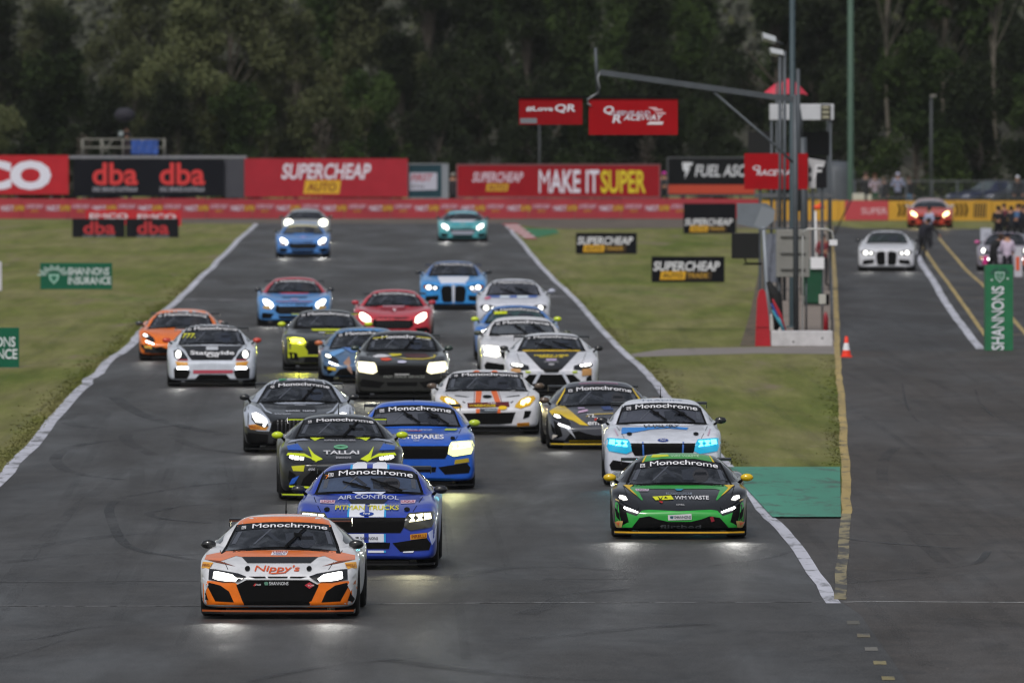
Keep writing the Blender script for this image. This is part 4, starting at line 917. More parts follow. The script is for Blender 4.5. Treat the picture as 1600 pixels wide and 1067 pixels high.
def liv_gold(k, b, c):
    for p, col in (([(-.62, .92), (-.50, .97), (-.38, .97), (-.2, .93), (-.35, .90), (-.55, .89)], 'd4d4dc'), ([(-.28, .98), (-.02, .98), (0, .95), (-.2, .92)], 'd8cc28'), ([(-.45, .88), (-.28, .89), (-.2, .85), (-.3, .82), (-.42, .83)], 'd84c2c'),
                   ([(.04, .98), (.5, .98), (.6, .90), (.3, .87), (.1, .90)], '4a2424'), ([(-.15, .90), (.1, .85), (.45, .845), (.68, .88), (.72, .94), (.66, .96), (.66, .90), (.44, .87), (.1, .875)], 'b8a83c')):
        k.poly(b, p, V(col), .008)
    k.poly(b, [(.10*math.cos(a), .79+.028*math.sin(a)) for a in [i*math.pi/8 for i in range(16)]], V('c8c8e0'), .014)
    k.text(b, 'FAST TRACK SERVICES', (.05, .49), .85, .05, V('8a8c88'), .016); k.poly(b, [(-.16, .55), (.16, .55), (.14, .52), (-.14, .52)], V('a8a8a8'), .016)
    k.poly(b, [(-.6, 1.295), (-.30, 1.33), (-.3, 1.345), (-.6, 1.315)], V('c0b83c'), .026); k.poly(b, [(.6, 1.295), (.30, 1.33), (.3, 1.345), (.6, 1.315)], V('c0b83c'), .026)
build_car('muscle_coupe', 628, 75, .0, 'black race car with gold swirls and a red and white patch on its bonnet', '1a1b18', liv_gold, mirror='2a3a34', lamp='fffce0', lampE=34, housing='fff6cc', glareE=1.0, wipers=3, wing='20221e')
build_car('twin_grille_coupe', 708.5, 54.3, .0, 'blue race car with a white centre bonnet and large twin grilles', '2f8fd8', gen(sticker='b86a3c', lip='3a90d0', extra=many(blob([(-.46, .965), (.46, .965), (.36, .74), (.3, .71), (-.3, .71), (-.36, .74)], 'd8dce8', .005), blob([(-.045, .72), (.045, .72), (.03, .16), (-.03, .16)], 'c8ccd8', .012), blob([(-.22, .12), (.22, .12), (.2, .19), (-.2, .19)], 'c8ccd8', .014), blob([(-.9, .18), (-.75, .18), (-.75, .24), (-.9, .24)], 'c06a60'))), roof='4a5a84', pillar='3f68a8', mirror='1a1c22', lampE=12, wing='3a4468', **F)
build_car('twin_grille_coupe', 802, 59.5, .0, 'white race car with grey roof, behind the blue car with lime mirrors and green-tinted windscreen', 'd0d2de', gen(tip='4a6cb8', sticker=None, extra=many(blob([(-.35, .96), (-.1, .96), (-.1, .90), (-.35, .90)], 'd8e4f0', .012), blob([(.1, .96), (.4, .96), (.4, .90), (.1, .90)], 'd8e4f0', .012), blob([(-.75, .92), (-.6, .94), (-.6, .88), (-.75, .86)], 'c84a6c'))), roof='6a6e76', mirror='b8bcd0', lampE=5, wing=None, wipers=1, screen='3a3c44', stripc='30323a', **F)
build_car('long_nose_coupe', 808, 66, -.01, 'blue race car with lime yellow mirrors and green-tinted windscreen', '3f78c4', gen(sticker=None, extra=blob([(-.52, 1.18), (-.22, 1.19), (-.22, 1.13), (-.52, 1.12)], 'c8d424', .03)), roof='1f2c48', mirror='cfe022', lampE=22, wing=None, screen='2c4446', **F)
build_car('muscle_coupe', 819, 70.8, -.02, 'white race car with one blinding white headlight, tucked behind the white and black coupe', 'd8d8de', gen(sticker=None), mirror='3a4030', lamp='fffdf0', lampE=36, housing='fffdf0', glareE=1.6, wing=None, wipers=2, screen='4a4e54', **F)
def liv_vee(k, b, c):
    k.poly(b, [(-.56, .98), (.56, .98), (.22, .60), (.12, .55), (-.12, .55), (-.22, .60)], V('232428'), .006); k.poly(b, [(-.62, 1.02), (.62, 1.02), (.58, .985), (-.58, .985)], V('d8b42c'), .010)
    k.text(b, 'SHAW & PARTNERS', (0, 1.0), 1.0, .025, V('5a3a18'), .014); k.text(b, 'HARRY HIRE', (0, .895), .72, .042, V('d8c024'), .012, bold=.07); k.text(b, 'BRISBANE', (0, .86), .5, .035, V('d8c024'), .012, bold=.07)
    k.poly(b, [(-.11, .82), (.11, .82), (.11, .78), (-.11, .78)], V('b8a8cc'), .012); k.text(b, 'SHANNONS', (0, .755), .3, .028, V('a8a8ac'), .012); k.poly(b, [(.065*math.cos(a), .70+.03*math.sin(a)) for a in [i*math.pi/6 for i in range(12)]], V('8c8c92'), .012)
    k.poly(b, [(-.18, .60), (.18, .60), (.14, .54), (-.14, .54)], BLACK, .014); k.poly(b, [(.44, .56), (.54, .57), (.54, .53), (.44, .52)], V('b8cc30'), .014, True); k.poly(b, [(.64, .60), (.84, .62), (.84, .48), (.64, .46)], V('c0905a'), .012, True)
    k.poly(b, [(.20, .54), (.27, .54), (.40, .30), (.33, .30)], V('c8ccd8'), .014, True)
build_car('sports_coupe', 861.5, 74.5, .0, 'white race car with a black vee bonnet, yellow band below its windscreen and black mirrors', 'dadbe4', liv_vee, mirror='121316', wing='2a2c30', wipers=1, pillar='d0d2da', lampE=9)
build_car('long_nose_coupe', 723, 38.7, .0, 'teal race car alone at the far end of the straight near the kerb', '54b0b8', gen(sticker=None, extra=many(blob([(-.6, .93), (.6, .93), (.4, .82), (-.4, .82)], 'd8dce8'), blob([(.1, .80), (.5, .80), (.4, .70), (.1, .70)], '28a8b8', .012, True), blob([(-.5, .45), (.5, .45), (.4, .30), (-.4, .30)], '9aa0b0', .014))), roof='3c3e4c', pillar='3a3c4a', mirror='2a2c34', lampE=16, wing=None, stripc='3aa8bc', **F)
build_car('long_nose_coupe', 473.5, 42.3, .0, 'blue race car with slanted headlights, front one of two far up the left side', '4a86d0', gen(tip=None, sticker='a89078', extra=blob([(-.1, .74), (.1, .74), (.08, .80), (-.08, .80)], 'a8a0d4')), roof='8aa0b4', mirror='3a3c34', lampE=22, wing=None, stripc='b0a868', screen='4c4e4c', **F)
build_car('mid_engine_coupe', 478, 38.6, .0, 'pale race car with glaring round lights, rear one of two far up the left side', 'a0a4a8', gen(sticker=None, extra=lambda k, b, c: [k.poly(b, [(sx*(.70+.17*math.cos(a)), .76+.15*math.sin(a)) for a in [i*math.pi/6 for i in range(12)]], mat('fdfbe6', .2, emit=3.0), .018) for sx in (1, -1)]), roof='5a5c5e', mirror='3a3c34', lamp='fdfbe6', lampE=60, wing=None, banner=None, stripc='8a9098', **F)  # glowing discs over the lamps imitate their glare
build_car('twin_grille_coupe', 1385, 45.5, .012, 'plain white coupe with black roof and twin grilles standing in the pit lane', 'd2d3da', None, roof='2c2e34', mirror='17181c', lampE=12, wing=None, banner=None, stripc='2a2c30', name='safety_car', group=None, cat='car', fine=False, antenna=True, screen='1a2622')
build_car('long_nose_coupe', 1453, 35.5, .0, 'red car with round glowing headlights coming in past the yellow wall', 'c8402c', gen(sticker=None, extra=blob([(-.7, .93), (.7, .93), (.6, .88), (-.6, .88)], 'e07a6a')), roof='c86a74', pillar='c0b0b0', mirror='b8b4b0', lamp='ffe2a0', lampE=26, wing=None, banner=None, stripc='7a7c84', name='race_car', group=None, fine=False, cat='racing car')
build_car('mid_engine_coupe', 1569, 45.4, .03, 'pink and grey race car parked in its pit bay with crew in front of it', '8a8490', gen(sticker='c8a040', extra=many(blob([(-.72, .12), (-.60, .12), (-.56, .52), (-.74, .5)], 'c8247c', .02), blob([(.62, .1), (.95, .1), (.95, .45), (.66, .5)], 'e8702c', .02))), roof='b87aa8', pillar='9a90a0', mirror='d05a98', lampE=10, wing='b8bcd0', banner=None, name='race_car', group=None, fine=False, rim='3a3c44', cat='racing car')
# ------------------------------------------------------------------ boards and barriers
def board(name, label, cat, x0, y0, x1, y1, D, col, th=.08, group=None, frame=None, legs=0, tilt=0.0, build=True, matl=None, back=None):
    a, b = at(x0, y1, D), at(x1, y0, D); w, h = b.x-a.x, b.z-a.z
    loc = Vector(((a.x+b.x)/2, D, a.z if legs == 0 else 0)); z0 = 0 if legs == 0 else a.z
    mb = MB(); mm = matl or mat(col, .8, var=.10, vscale=1.2, bump=.25, spec=.15)
    mb.box((0, th/2, z0+h/2), (w, th, h), mm)
    root = empty(name, loc, tilt, label, cat, group)
    S_ = w/(x1-x0)
    def P(px, py): return Vector(((px-(x0+x1)/2)*S_, 0, z0+(y1-py)*h/(y1-y0)))
    def T(txt, px, py, pw, ph, c_, shear=0.0, bold=.03, o=.012): flat_text(mb, txt, P(px, py), pw*S_, ph*S_, vinyl(c_), shear=shear, bold=bold, off=o)
    def Q(pts, c_, o=.008):
        q = [P(*p) for p in pts]; mb.add([p+Vector((0, -o, 0)) for p in q], [tuple(range(len(q)))], vinyl(c_))
    if legs:
        for i in range(legs): MB().box(((i+.5)/legs*w-w/2, th+.05, z0/2+.1), (.09, .09, z0+.2), GALV).build('leg', root)
    if frame:
        fm = MB(); fc = mat(frame, .5, .3)
        for zz in (z0+.02, z0+h-.02): fm.box((0, -.012, zz), (w+.06, .03, .06), fc)
        for xx in (-w/2, w/2): fm.box((xx, -.012, z0+h/2), (.06, .034, h-.08), fc)
        fm.build('frame', root)
    for i in range(max(2, int(w/2.4))): 
        n_ = max(2, int(w/2.4))
    return root, mb, P, T, Q, S_
def fin(root, mb, part='panel'): mb.build(part, root, bevel=-1); return root
DB = 578
RED = 'c0323c'
r, m, P, T, Q, s_ = board('billboard', 'red billboard with huge white letters CO cut by the left edge', 'billboard', -110, 243, 107, 304, DB, 'b82a33', legs=4)
T('CO', 21, 274, 118, 46, 'e4e4f2', bold=.13); T('EM', -78, 274, 60, 46, 'e4e4f2', bold=.05); fin(r, m)
r, m, P, T, Q, s_ = board('billboard', 'black billboard with two red dba logos below the camera platform', 'billboard', 115, 249, 350, 307, DB, '0e1018', legs=4)
for x in (180, 285):
    T('dba', x, 272, 71, 35, 'd23a3a', bold=.05); T('DISC BRAKES AUSTRALIA', x, 296, 70, 7, 'a8aab4')
fin(r, m)
r, m, P, T, Q, s_ = board('fence_panel', 'plain grey corrugated panel between the black and the wide red billboard', 'fence panel', 350, 249, 382, 309, DB+.2, '4a4b52', legs=2); fin(r, m)
r, m, P, T, Q, s_ = board('billboard', 'wide red billboard with white lettering over a yellow AUTO plate', 'billboard', 382, 248, 637, 308, DB, 'a62b37', legs=5)
T('SUPERCHEAP', 510, 268, 138, 25, 'dcd6e2', shear=.15, bold=.06); Q([(477, 282), (533, 282), (530, 303), (474, 303)], 'd8aa2c'); T('AUTO', 503, 292.5, 45, 13, '7a2a1c', shear=.1, bold=.05); fin(r, m)
r, m, P, T, Q, s_ = board('billboard', 'small dark teal billboard with a white plate between two red ones', 'billboard', 638, 256, 700, 310, DB+.3, '24404a', legs=2, frame='8a9096')
Q([(640, 270), (683, 270), (683, 297), (640, 298)], 'b8b8c8'); T('FIRST', 659, 278, 32, 11, 'a84450', shear=.3, bold=.05); T('drive', 652, 291, 22, 6, '6a6a74'); Q([(690, 257), (700, 257), (700, 310), (690, 310)], '868c94'); fin(r, m)
r, m, P, T, Q, s_ = board('billboard', 'long red billboard reading MAKE IT SUPER in white and yellow', 'billboard', 714, 257, 1031, 309, DB, '941722', legs=6, frame='8a5a60')
T('SUPERCHEAP', 778, 277, 78, 16, 'd0bccb', shear=.2, bold=.06); Q([(761, 287), (795, 287), (793, 299), (759, 299)], 'c89a2c'); T('AUTO', 777, 293, 28, 8, '7a2a1c', bold=.05)
T('MAKE IT', 889, 283.5, 94, 36, 'd8d4e4', bold=.05); T('SUPER', 974, 284, 70, 36, 'd6c22c', bold=.05); fin(r, m)
r, m, P, T, Q, s_ = board('billboard', 'black billboard with white FUEL lettering above an orange base strip', 'billboard', 1043, 246, 1180, 306, DB+.5, '0f1114', legs=3, frame='5a5c60')
T('FUEL ASC', 1126, 267, 78, 19, 'c8cad2', shear=.15, bold=.05); Q([(1066, 254), (1083, 254), (1081, 259), (1076, 260), (1078, 264), (1070, 280), (1071, 268), (1067, 266)], 'd0d2da'); Q([(1043, 289), (1180, 289), (1180, 303), (1043, 303)], 'b8432c'); fin(r, m)
# long low barriers
def long_wall(name, label, x0, x1, yb0, yb1, D, col, cell, h=.93):
    a, b = at(x0, 342, D), at(x1, 342, D); n = int((x1-x0)/cell); root = empty(name, (a.x, D, 0), 0, label, 'barrier'); k = (b.x-a.x)/(x1-x0)
    mb = MB(); mm = mat(col, .55, var=.12, vscale=.5)
    for i in range(n+1):
        xa, xb = i*cell*k, min((i+1)*cell*k, b.x-a.x)
        j = .02*math.sin(i*3.1); mb.box(((xa+xb)/2, .3+j, h/2), (xb-xa-.02, .6, h+.03*math.sin(i*1.7)), mm)
    return root, mb, k
root, mb, k = long_wall('tyre_barrier', 'long low red barrier with tiny white and yellow lettering at the end of the straight', -110, 1190, 338, 342, 570, 'a22c37', 72)
for i in range(19):
    x = (i*72+20)*k; zz = .47
    flat_text(mb, 'SUPERCHEAP', (x, -.03, zz+.10), .8, .2, vinyl('cfa8b8'), shear=.2, bold=.05); flat_text(mb, 'AUTO', (x, -.03, zz-.11), .36, .13, vinyl('c8902c'), bold=.05)
    flat_text(mb, 'MAKE IT', (x+.86, -.03, zz+.02), .62, .26, vinyl('d6ccdc'), bold=.05); flat_text(mb, 'SUPER', (x+1.44, -.03, zz+.02), .50, .26, vinyl('d0a838'), bold=.05)
fin(root, mb, 'tyre_wall')
root, mb, k = long_wall('crash_barrier', 'yellow crash barrier with black chevrons along the pit exit in front of the crowd', 1190, 1700, 340, 344, 562, 'c8962a', 60, .92)
mb2 = MB()
def yx(px): return (px-1190)*k
for x0_, n_ in ((1402, 3), (1492, 3), (1592, 2)):
    for i in range(n_):
        x = yx(x0_+i*7); flat_poly(mb, [(0, -.3), (.1, -.3), (.2, 0), (.1, .3), (0, .3), (.1, 0)], (x, -.02, .5), BLACK)
for i in range(5): x = yx(1521+i*4.2); flat_poly(mb, [(0, -.33), (.07, -.33), (.11, .33), (.04, .33)], (x, -.02, .48), mat('3a2e14', .6))
flat_poly(mb, [(0, 0), (yx(1388)-yx(1320), 0), (yx(1388)-yx(1320), .9), (0, .9)], (yx(1320), -.03, .02), vinyl('b8444c')); flat_text(mb, 'SUPER', (yx(1366), -.04, .45), 1.2, .3, vinyl('d8b0b8'))
fin(root, mb, 'barrier_wall')
# small signs standing on the grass
def gsign(label, x0, y0, x1, y1, col, cat='sign', tilt=0.0, group=None, gy=None):
    D = FP*HC/((gy or y1)-YH)
    return board('trackside_sign', label, cat, x0, y0, x1, y1, D, col, th=.12, tilt=tilt, group=group)
def shan(T, Q, cx, cy, w, h):
    x = cx-w*.31; 
    for i in range(14):
        a = math.pi*(.05+.9*i/13); b = a+.12; 
        r1, r2 = h*.20, h*(.34+.06*(i % 2)); Q([(x+r1*1.5*math.cos(a), cy-r1*math.sin(a)), (x+r2*1.6*math.cos(a), cy-r2*math.sin(a)), (x+r2*1.6*math.cos(b), cy-r2*math.sin(b)), (x+r1*1.5*math.cos(b), cy-r1*math.sin(b))], 'b4c8c4')
    Q([(x-h*.2, cy-h*.06), (x+h*.2, cy-h*.06), (x+h*.17, cy+h*.14), (x, cy+h*.32), (x-h*.17, cy+h*.14)], '9cc8ba', .010); Q([(x-h*.13, cy), (x+h*.13, cy), (x+h*.1, cy+h*.12), (x, cy+h*.24), (x-h*.1, cy+h*.12)], '2a6f58', .013)
r, m, P, T, Q, s_ = gsign('green sign with a winged badge and white lettering alone on the left grass', 63, 411, 175, 452, '1d5f48')
shan(T, Q, 119, 431, 112, 41); T('SHANNONS', 138.5, 424, 64, 12, 'd0d8dc', bold=.05); T('INSURANCE', 140, 438.5, 67, 12, 'd0d8dc', bold=.05); fin(r, m)
r, m, P, T, Q, s_ = gsign('green sign cut by the left edge of the photo, lowest of the grass signs', -86, 512, 29.5, 574, '1c6048')
T('SHANNONS', -18, 534, 84, 16, 'd4dce0', bold=.05); T('INSURANCE', -18, 553, 90, 16, 'd4dce0', bold=.05); fin(r, m)
r, m, P, T, Q, s_ = gsign('pale sign of which only a sliver shows at the left edge', -110, 409, 2.5, 454, 'c8c6d2'); fin(r, m)
r, m, P, T, Q, s_ = gsign('red panel with white lettering, left one behind the dark dba signs', 134, 328, 209, 352, 'c23038', gy=356)
T('EMCO', 170, 338, 60, 9, 'd8d0da', bold=.06); fin(r, m)
r, m, P, T, Q, s_ = gsign('red panel with white lettering, right one behind the dark dba signs', 209.5, 329, 283, 353, 'c23038', gy=356)
T('EMCO', 245, 339, 60, 9, 'd8d0da', bold=.06); fin(r, m)
for x, lb in ((113, 'dark sign with a red dba logo, left one of the low pair on the grass'), (197, 'dark sign with a red dba logo, right one of the low pair on the grass')):
    r, m, P, T, Q, s_ = gsign(lb, x, 342, x+82, 371, '15161c'); T('dba', x+42, 356, 50, 20, 'b83038', bold=.05); T('DISC BRAKES', x+42, 369, 50, 3.5, '8a8a92'); fin(r, m)
for i, (x0, y0, x1, y1, lb) in enumerate(((900, 364, 995, 397, 'dark sign with white and yellow lettering, nearest the track on the right verge'), (1018, 401, 1132, 441, 'largest dark sign with white and yellow lettering on the right verge'),
                              (1068, 318, 1150, 365, 'tall dark sign with lettering at its foot, beside the black screen'))):
    r, m, P, T, Q, s_ = gsign(lb, x0, y0, x1, y1, '0e0f16', tilt=(.03, 0, .02)[i]); w = x1-x0; cx = (x0+x1)/2; k = w/114
    yy = y1-40*k
    T('SUPERCHEAP', cx-2*k, yy+15*k, 103*k, 15*k, 'd8d8de', shear=.15, bold=.06); Q([(cx-42*k, yy+23*k), (cx-3*k, yy+23*k), (cx-5*k, yy+36*k), (cx-44*k, yy+36*k)], 'd8a428'); T('AUTO', cx-24*k, yy+29.5*k, 31*k, 7*k, '1c1a18', bold=.05)
    Q([(cx-3*k, yy+23*k), (cx+38*k, yy+23*k), (cx+36*k, yy+36*k), (cx-5*k, yy+36*k)], '3c2c18'); T('TRADE', cx+15*k, yy+29.5*k, 32*k, 7*k, 'c09434', bold=.05); fin(r, m)
# tall green banner in the pit lane
Db = FP*HC/(548-YH)
r, m, P, T, Q, s_ = board('banner', 'tall green banner with sideways white lettering standing at the pit lane line', 'banner', 1540, 414, 1583, 548, Db, '1d7048', th=.5, tilt=.05, matl=mat('1d7048', .55, var=.12, vscale=3, bump=.35))
V_, F_ = text_tris('SHANNONS', .05); cc = P(1559, 497); m.add([cc+Vector((-y*20*s_, -.02, x*100*s_)) for x, y in V_], F_, vinyl('d8dce2'))
x, cy, h = 1562, 430, 26
for sx in (-1, 1):
    for i in range(6): a = .2+.22*i; Q([(x+sx*7*math.cos(a), cy-7*math.sin(a)), (x+sx*(15+i % 2*2)*math.cos(a), cy-13*math.sin(a)), (x+sx*15*math.cos(a+.1), cy-13*math.sin(a+.1))], '3a5a58', .02)
Q([(x-8, cy-5), (x+8, cy-5), (x+7, cy+5), (x, cy+12), (x-7, cy+5)], 'a8c4bc', .02); Q([(x-6, cy-3), (x+6, cy-3), (x+5, cy+4), (x, cy+9), (x-5, cy+4)], '1d7048', .025); T('G', x, cy+2, 6, 7, 'a8c4bc', o=.03); Q([(x-14, cy+6), (x-11, cy+6), (x-11, cy+9), (x-14, cy+9)], 'c0d0cc', .02); Q([(x+11, cy+4), (x+14, cy+4), (x+14, cy+7), (x+11, cy+7)], 'c0d0cc', .02)
fin(r, m)
# ------------------------------------------------------------------ pit wall, gantry and what stands round it
Dp = FP*HC/(541-YH)                       # distance of the pit wall's end
s0 = FP/Dp
def lo(px, py, D=Dp): return at(px, py, D)
def thing_mesh(name, label, cat, mb, part=None, loc=(0, 0, 0), group=None, bevel=0.0):
    """a one-mesh thing with its origin at its own base"""
    xs = [v[0] for v in mb.v]; ys = [v[1] for v in mb.v]; zs = [v[2] for v in mb.v]
    c = Vector(((min(xs)+max(xs))/2, (min(ys)+max(ys))/2, min(zs)))
    mb.v = [(v[0]-c.x, v[1]-c.y, v[2]-c.z) for v in mb.v]
    o = mb.build(name, None, c, bevel=bevel); return tag(o, label, cat, group)
# white concrete end block
a, b = W(1205, 541), W(1301, 541); mb = MB(); mb.box(((a.x+b.x)/2, a.y+.3, .19), (b.x-a.x, .6, .38), mat('c4c2c6', .8, var=.16, vscale=3))
for fx in (.36, .83): mb.lathe([(.0, 0), (.025, 0)], (lerp(a.x, b.x, fx), a.y-.003, .11 if fx < .5 else .2), (0, -1, 0), BLACK, 10)
thing_mesh('concrete_block', 'white concrete block at the near end of the pit wall', 'concrete block', mb, bevel=.015)
a, b = W(1206, 532), W(1221, 532); mb = MB(); mb.box(((a.x+b.x)/2, a.y+1.2, .42), (b.x-a.x+.05, .6, .45), mat('bcb9b6', .8, var=.15)); thing_mesh('concrete_block', 'low white block behind the red padded post', 'concrete block', mb, bevel=.03)
# red padded post
mb = MB(); a, b = W(1181, 542), W(1205, 542); zc_ = at(1190, 452, Dp).z; n = 8; vs = []
prof = [(0, a.x, b.x), (.55, a.x+.02, b.x-.03), (zc_-.25, a.x+.05, b.x-.10), (zc_-.06, a.x+.09, b.x-.13), (zc_, a.x+.15, b.x-.19)]
for z, x0, x1 in prof: vs += [(x0, Dp-.02, z), (x1, Dp-.02, z), (x1, Dp+.4, z), (x0, Dp+.4, z)]
fs = [(4*i+k, 4*i+(k+1) % 4, 4*i+4+(k+1) % 4, 4*i+4+k) for i in range(4) for k in range(4)]+[(16, 17, 18, 19)]
mb.add(vs, fs, mat('ad1424', .5, var=.08)); mb.box(((a.x+b.x)/2, Dp-.025, .47), (b.x-a.x-.05, .01, .012), BLACK)
thing_mesh('padded_post', 'red crash pad round the post at the left end of the pit wall', 'crash pad', mb, bevel=.02)
# poles
def pole(px, ytop, gyp, r, m, label, n=12, lean=0):
    D = FP*HC/(gyp-YH); b = W(px, gyp); t = at(px+lean, ytop, D); mb = MB()
    mb.tube([b, b+Vector((0, 0, .02)), t], [r*1.0, r, r*.92], m, n); mb.lathe([(r*2.1, 0), (r*2.1, .03), (r*1.2, .05)], b, (0, 0, 1), m, 12)
    return thing_mesh('pole', label, 'pole', mb)
pole(1238, -60, 512, .085, mat('35454c', .55, .2, var=.12), 'thick dark slate pole on the pit wall slab, tallest of the cluster')
root = empty('light_mast', W(1223, 470), 0, 'slim grey mast with two white floodlights at its top beside the slate pole', 'floodlight mast'); D_ = W(1223, 470).y
def L_(px, py, dy=0): return at(px, py, D_)+Vector((0, dy, 0))-W(1223, 470)
for dx in (-3.6, 3.6): MB().tube([L_(1222+dx, 470), L_(1222.5+dx, 80)], .055, GALV, 8).build('rail', root)
mb = MB()
for i in range(26): y = 462-i*14.5; mb.box((L_(1223.5, y)), (.14, .03, .025), GALV)
mb.build('rung', root)
for px, py, rot in ((1204, 62, .45), (1216, 84, .35)):
    fm = MB(); c_ = L_(px, py); q = Matrix.Rotation(rot, 3, 'Y') @ Matrix.Rotation(-.3, 3, 'X')
    fm.add([c_+q @ Vector(v) for v in ((-.30, -.1, .06), (.1, -.1, .12), (.18, -.1, -.02), (-.20, -.1, -.08), (-.30, .2, .06), (.1, .2, .12), (.18, .2, -.02), (-.20, .2, -.08))], [(0, 1, 2, 3), (7, 6, 5, 4), (0, 4, 5, 1), (1, 5, 6, 2), (2, 6, 7, 3), (3, 7, 4, 0)], mat('b4b8be', .4, .1))
    fm.tube([c_+Vector((.1, 0, 0)), L_(1224, py+8)], .025, GALV, 6); fm.build('floodlight', root)
pole(1213.5, 130, 455, .035, GALV, 'thin galvanised pole left of the floodlight mast', 8)
mb = MB(); D_ = W(1254, 462).y
mb.tube([at(1257, 462, D_), at(1256, 330, D_), at(1254, 215, D_)], .125, GALV, 12); mb.tube([at(1252, 215, D_), at(1251, 190, D_), at(1248, 172, D_), at(1240, 160, D_)], .065, GALV, 10); mb.tube([at(1248, 330, D_-.1), at(1247, 108, D_-.1)], .06, GALV, 8)
mb.v = [(x, y, max(z, 0)) for x, y, z in mb.v]
thing_mesh('conduit_post', 'fat galvanised post with a bent top right of the slate pole', 'post', mb)
# boom arm with the roller rail
root = empty('gantry_arm', W(1244, 520), 0, 'grey boom arm reaching left from the pole cluster over the verge', 'gantry'); Dg = W(1244, 520).y; O_ = W(1244, 520)
g = lambda px, py, dy=0: at(px, py, Dg)+Vector((0, dy, 0))-O_
MB().tube([g(1244, 520), g(1243, 330), g(1242, 148)], .075, GALV, 10).build('post', root)
mb = MB(); p0, p1 = g(1240, 156), g(937, 113); d = (p1-p0); mb.box((p0+p1)/2, (d.length, .13, .15), GALV, Matrix.Rotation(-math.atan2(d.z, -d.x)*-1 if False else math.atan2(d.z, -d.x), 3, 'Y')); mb.build('boom', root)
MB().tube([g(1115, 144), g(1212, 228), g(1240, 255)], .035, GALV, 8).build('brace', root)
MB().tube([g(930.5, 75, .05), g(932, 110, .05), g(935, 150, .05)], .045, GALV, 8).build('upright', root)
MB().tube([g(p[0], p[1], -.04) for p in ((938, 112), (934, 122), (937, 138), (934, 146), (925, 151), (918, 156), (918, 162), (924, 166))], .022, mat('9a9da3', .5, .3), 7).build('hose', root)
mb = MB(); q0, q1 = g(808, 152), g(1062, 152); mb.box((q0+q1)/2, (q1.x-q0.x, .09, .06), BLACK); mb.build('rail', root)
r, m, P, T, Q, s_ = board('hanging_sign', 'large red hanging sign with white lettering and swooshes below the boom tip', 'sign', 920, 155, 1059, 211, Dg, '9c0c16', th=.05)
T('Q', 951, 173, 16, 14, 'e0dce6', shear=.2, bold=.05); T('UEENSLAND', 987, 177, 57, 7, 'c8c4d4', shear=.3, bold=.05); T('R', 965, 186, 14, 13, 'e0dce6', shear=.2, bold=.05); T('ACEWAY', 1005, 184, 60, 9, 'e0dce6', shear=.3, bold=.06)
for y, xa, xb in ((168, 1012, 1026), (171, 1018, 1034), (176, 1022, 1039)): Q([(xa, y), (xb, y), (xb+2, y+2.5), (xa+6, y+2.5)], 'e0b8c0')
Q([(1010, 195), (1015, 190.5), (1037, 190.5), (1035, 195)], 'e0d8de'); fin(r, m)
r, m, P, T, Q, s_ = board('hanging_sign', 'smaller red hanging sign reading Love QR with a little grey plate at its corner', 'sign', 811, 154, 910, 195, Dg, '8e0c16', th=.05)
T('#Love', 843, 170.5, 42, 8.5, 'd8d4de', bold=.06); T('QR', 883.5, 170, 33, 14, 'd8d4de', shear=.15, bold=.06); Q([(813, 185), (839, 185), (839, 193), (813, 193)], '7a7c84'); fin(r, m)
# red sign behind the poles and the white/black one
Dq = FP*HC/(470-YH)
r, m, P, T, Q, s_ = board('sign', 'red sign with white lettering standing behind the pole cluster', 'sign', 1163, 240, 1262, 296, Dq, 'a00c18', th=.06, legs=2)
T('Q', 1182, 263, 12, 9, 'dcd8e2', shear=.2, bold=.05); T('RACEWAY', 1214, 270, 62, 9, 'dcd8e2', shear=.25, bold=.05); fin(r, m)
r, m, P, T, Q, s_ = board('sign', 'narrow black and white sign with a tilted F right of the poles', 'sign', 1263, 246, 1292, 294, Dq+.3, '1a1a1e', th=.05, legs=2)
Q([(1263, 247), (1290, 252), (1287, 262), (1275, 260), (1275, 294), (1263, 294)], 'b8b8bc'); T('F', 1278, 268, 12, 22, 'd4d4d8', shear=.15, bold=.05); Q([(1264, 262), (1268, 262), (1268, 270), (1264, 270)], '1a1a1e', .012); Q([(1264, 276), (1268, 276), (1268, 284), (1264, 284)], '1a1a1e', .012); fin(r, m)
# starter's stand: white box roof on thin legs
Ds = FP*HC/(455-YH); O_ = W(1253, 455); root = empty('starter_stand', O_, 0, 'white flat roofed stand with lamps on thin legs behind the poles', 'stand'); q = lambda px, py, dy=0: at(px, py, Ds)+Vector((0, dy, 0))-O_
mb = MB(); a, b = q(1203, 188), q(1303, 163); mb.box((a+b)/2+Vector((0, .6, 0)), (b.x-a.x, 1.3, b.z-a.z), mat('c4c6cc', .5, var=.06)); mb.build('canopy', root, bevel=.02)
mb = MB(); mb.box(q(1290, 175.5, -.07), (.30, .05, .46), BLACK)
for y in (168, 175.5, 183): mb.box(q(1290, y, -.105), (.22, .04, .09), mat('8f8c78', .4, emit=.15))
mb.build('signal_lamp', root)
for px, w_ in ((1206, .04), (1298, .04)):
    for dy in (0, 1.2): MB().tube([q(px, 188, dy), q(px, 455, dy)], w_, GALV, 6).build('leg', root)
mb = MB(); a, b = q(1180, 300), q(1300, 300); mb.box((a+b)/2+Vector((0, .7, -.12)), (b.x-a.x, 1.5, .12), mat('5a5c60', .7)); mb.build('platform', root)
mb = MB(); a, b = q(1180, 240), q(1303, 208); 
mb.box(q(1272, 225, 1.2), (1.05, .05, .75), mat('101114', .8)); mb.build('back_cloth', root)
mb = MB(); mb.box(q(1190, 225, 1.2), (.8, .05, .75), mat('0f1012', .8)); mb.build('back_cloth', root)
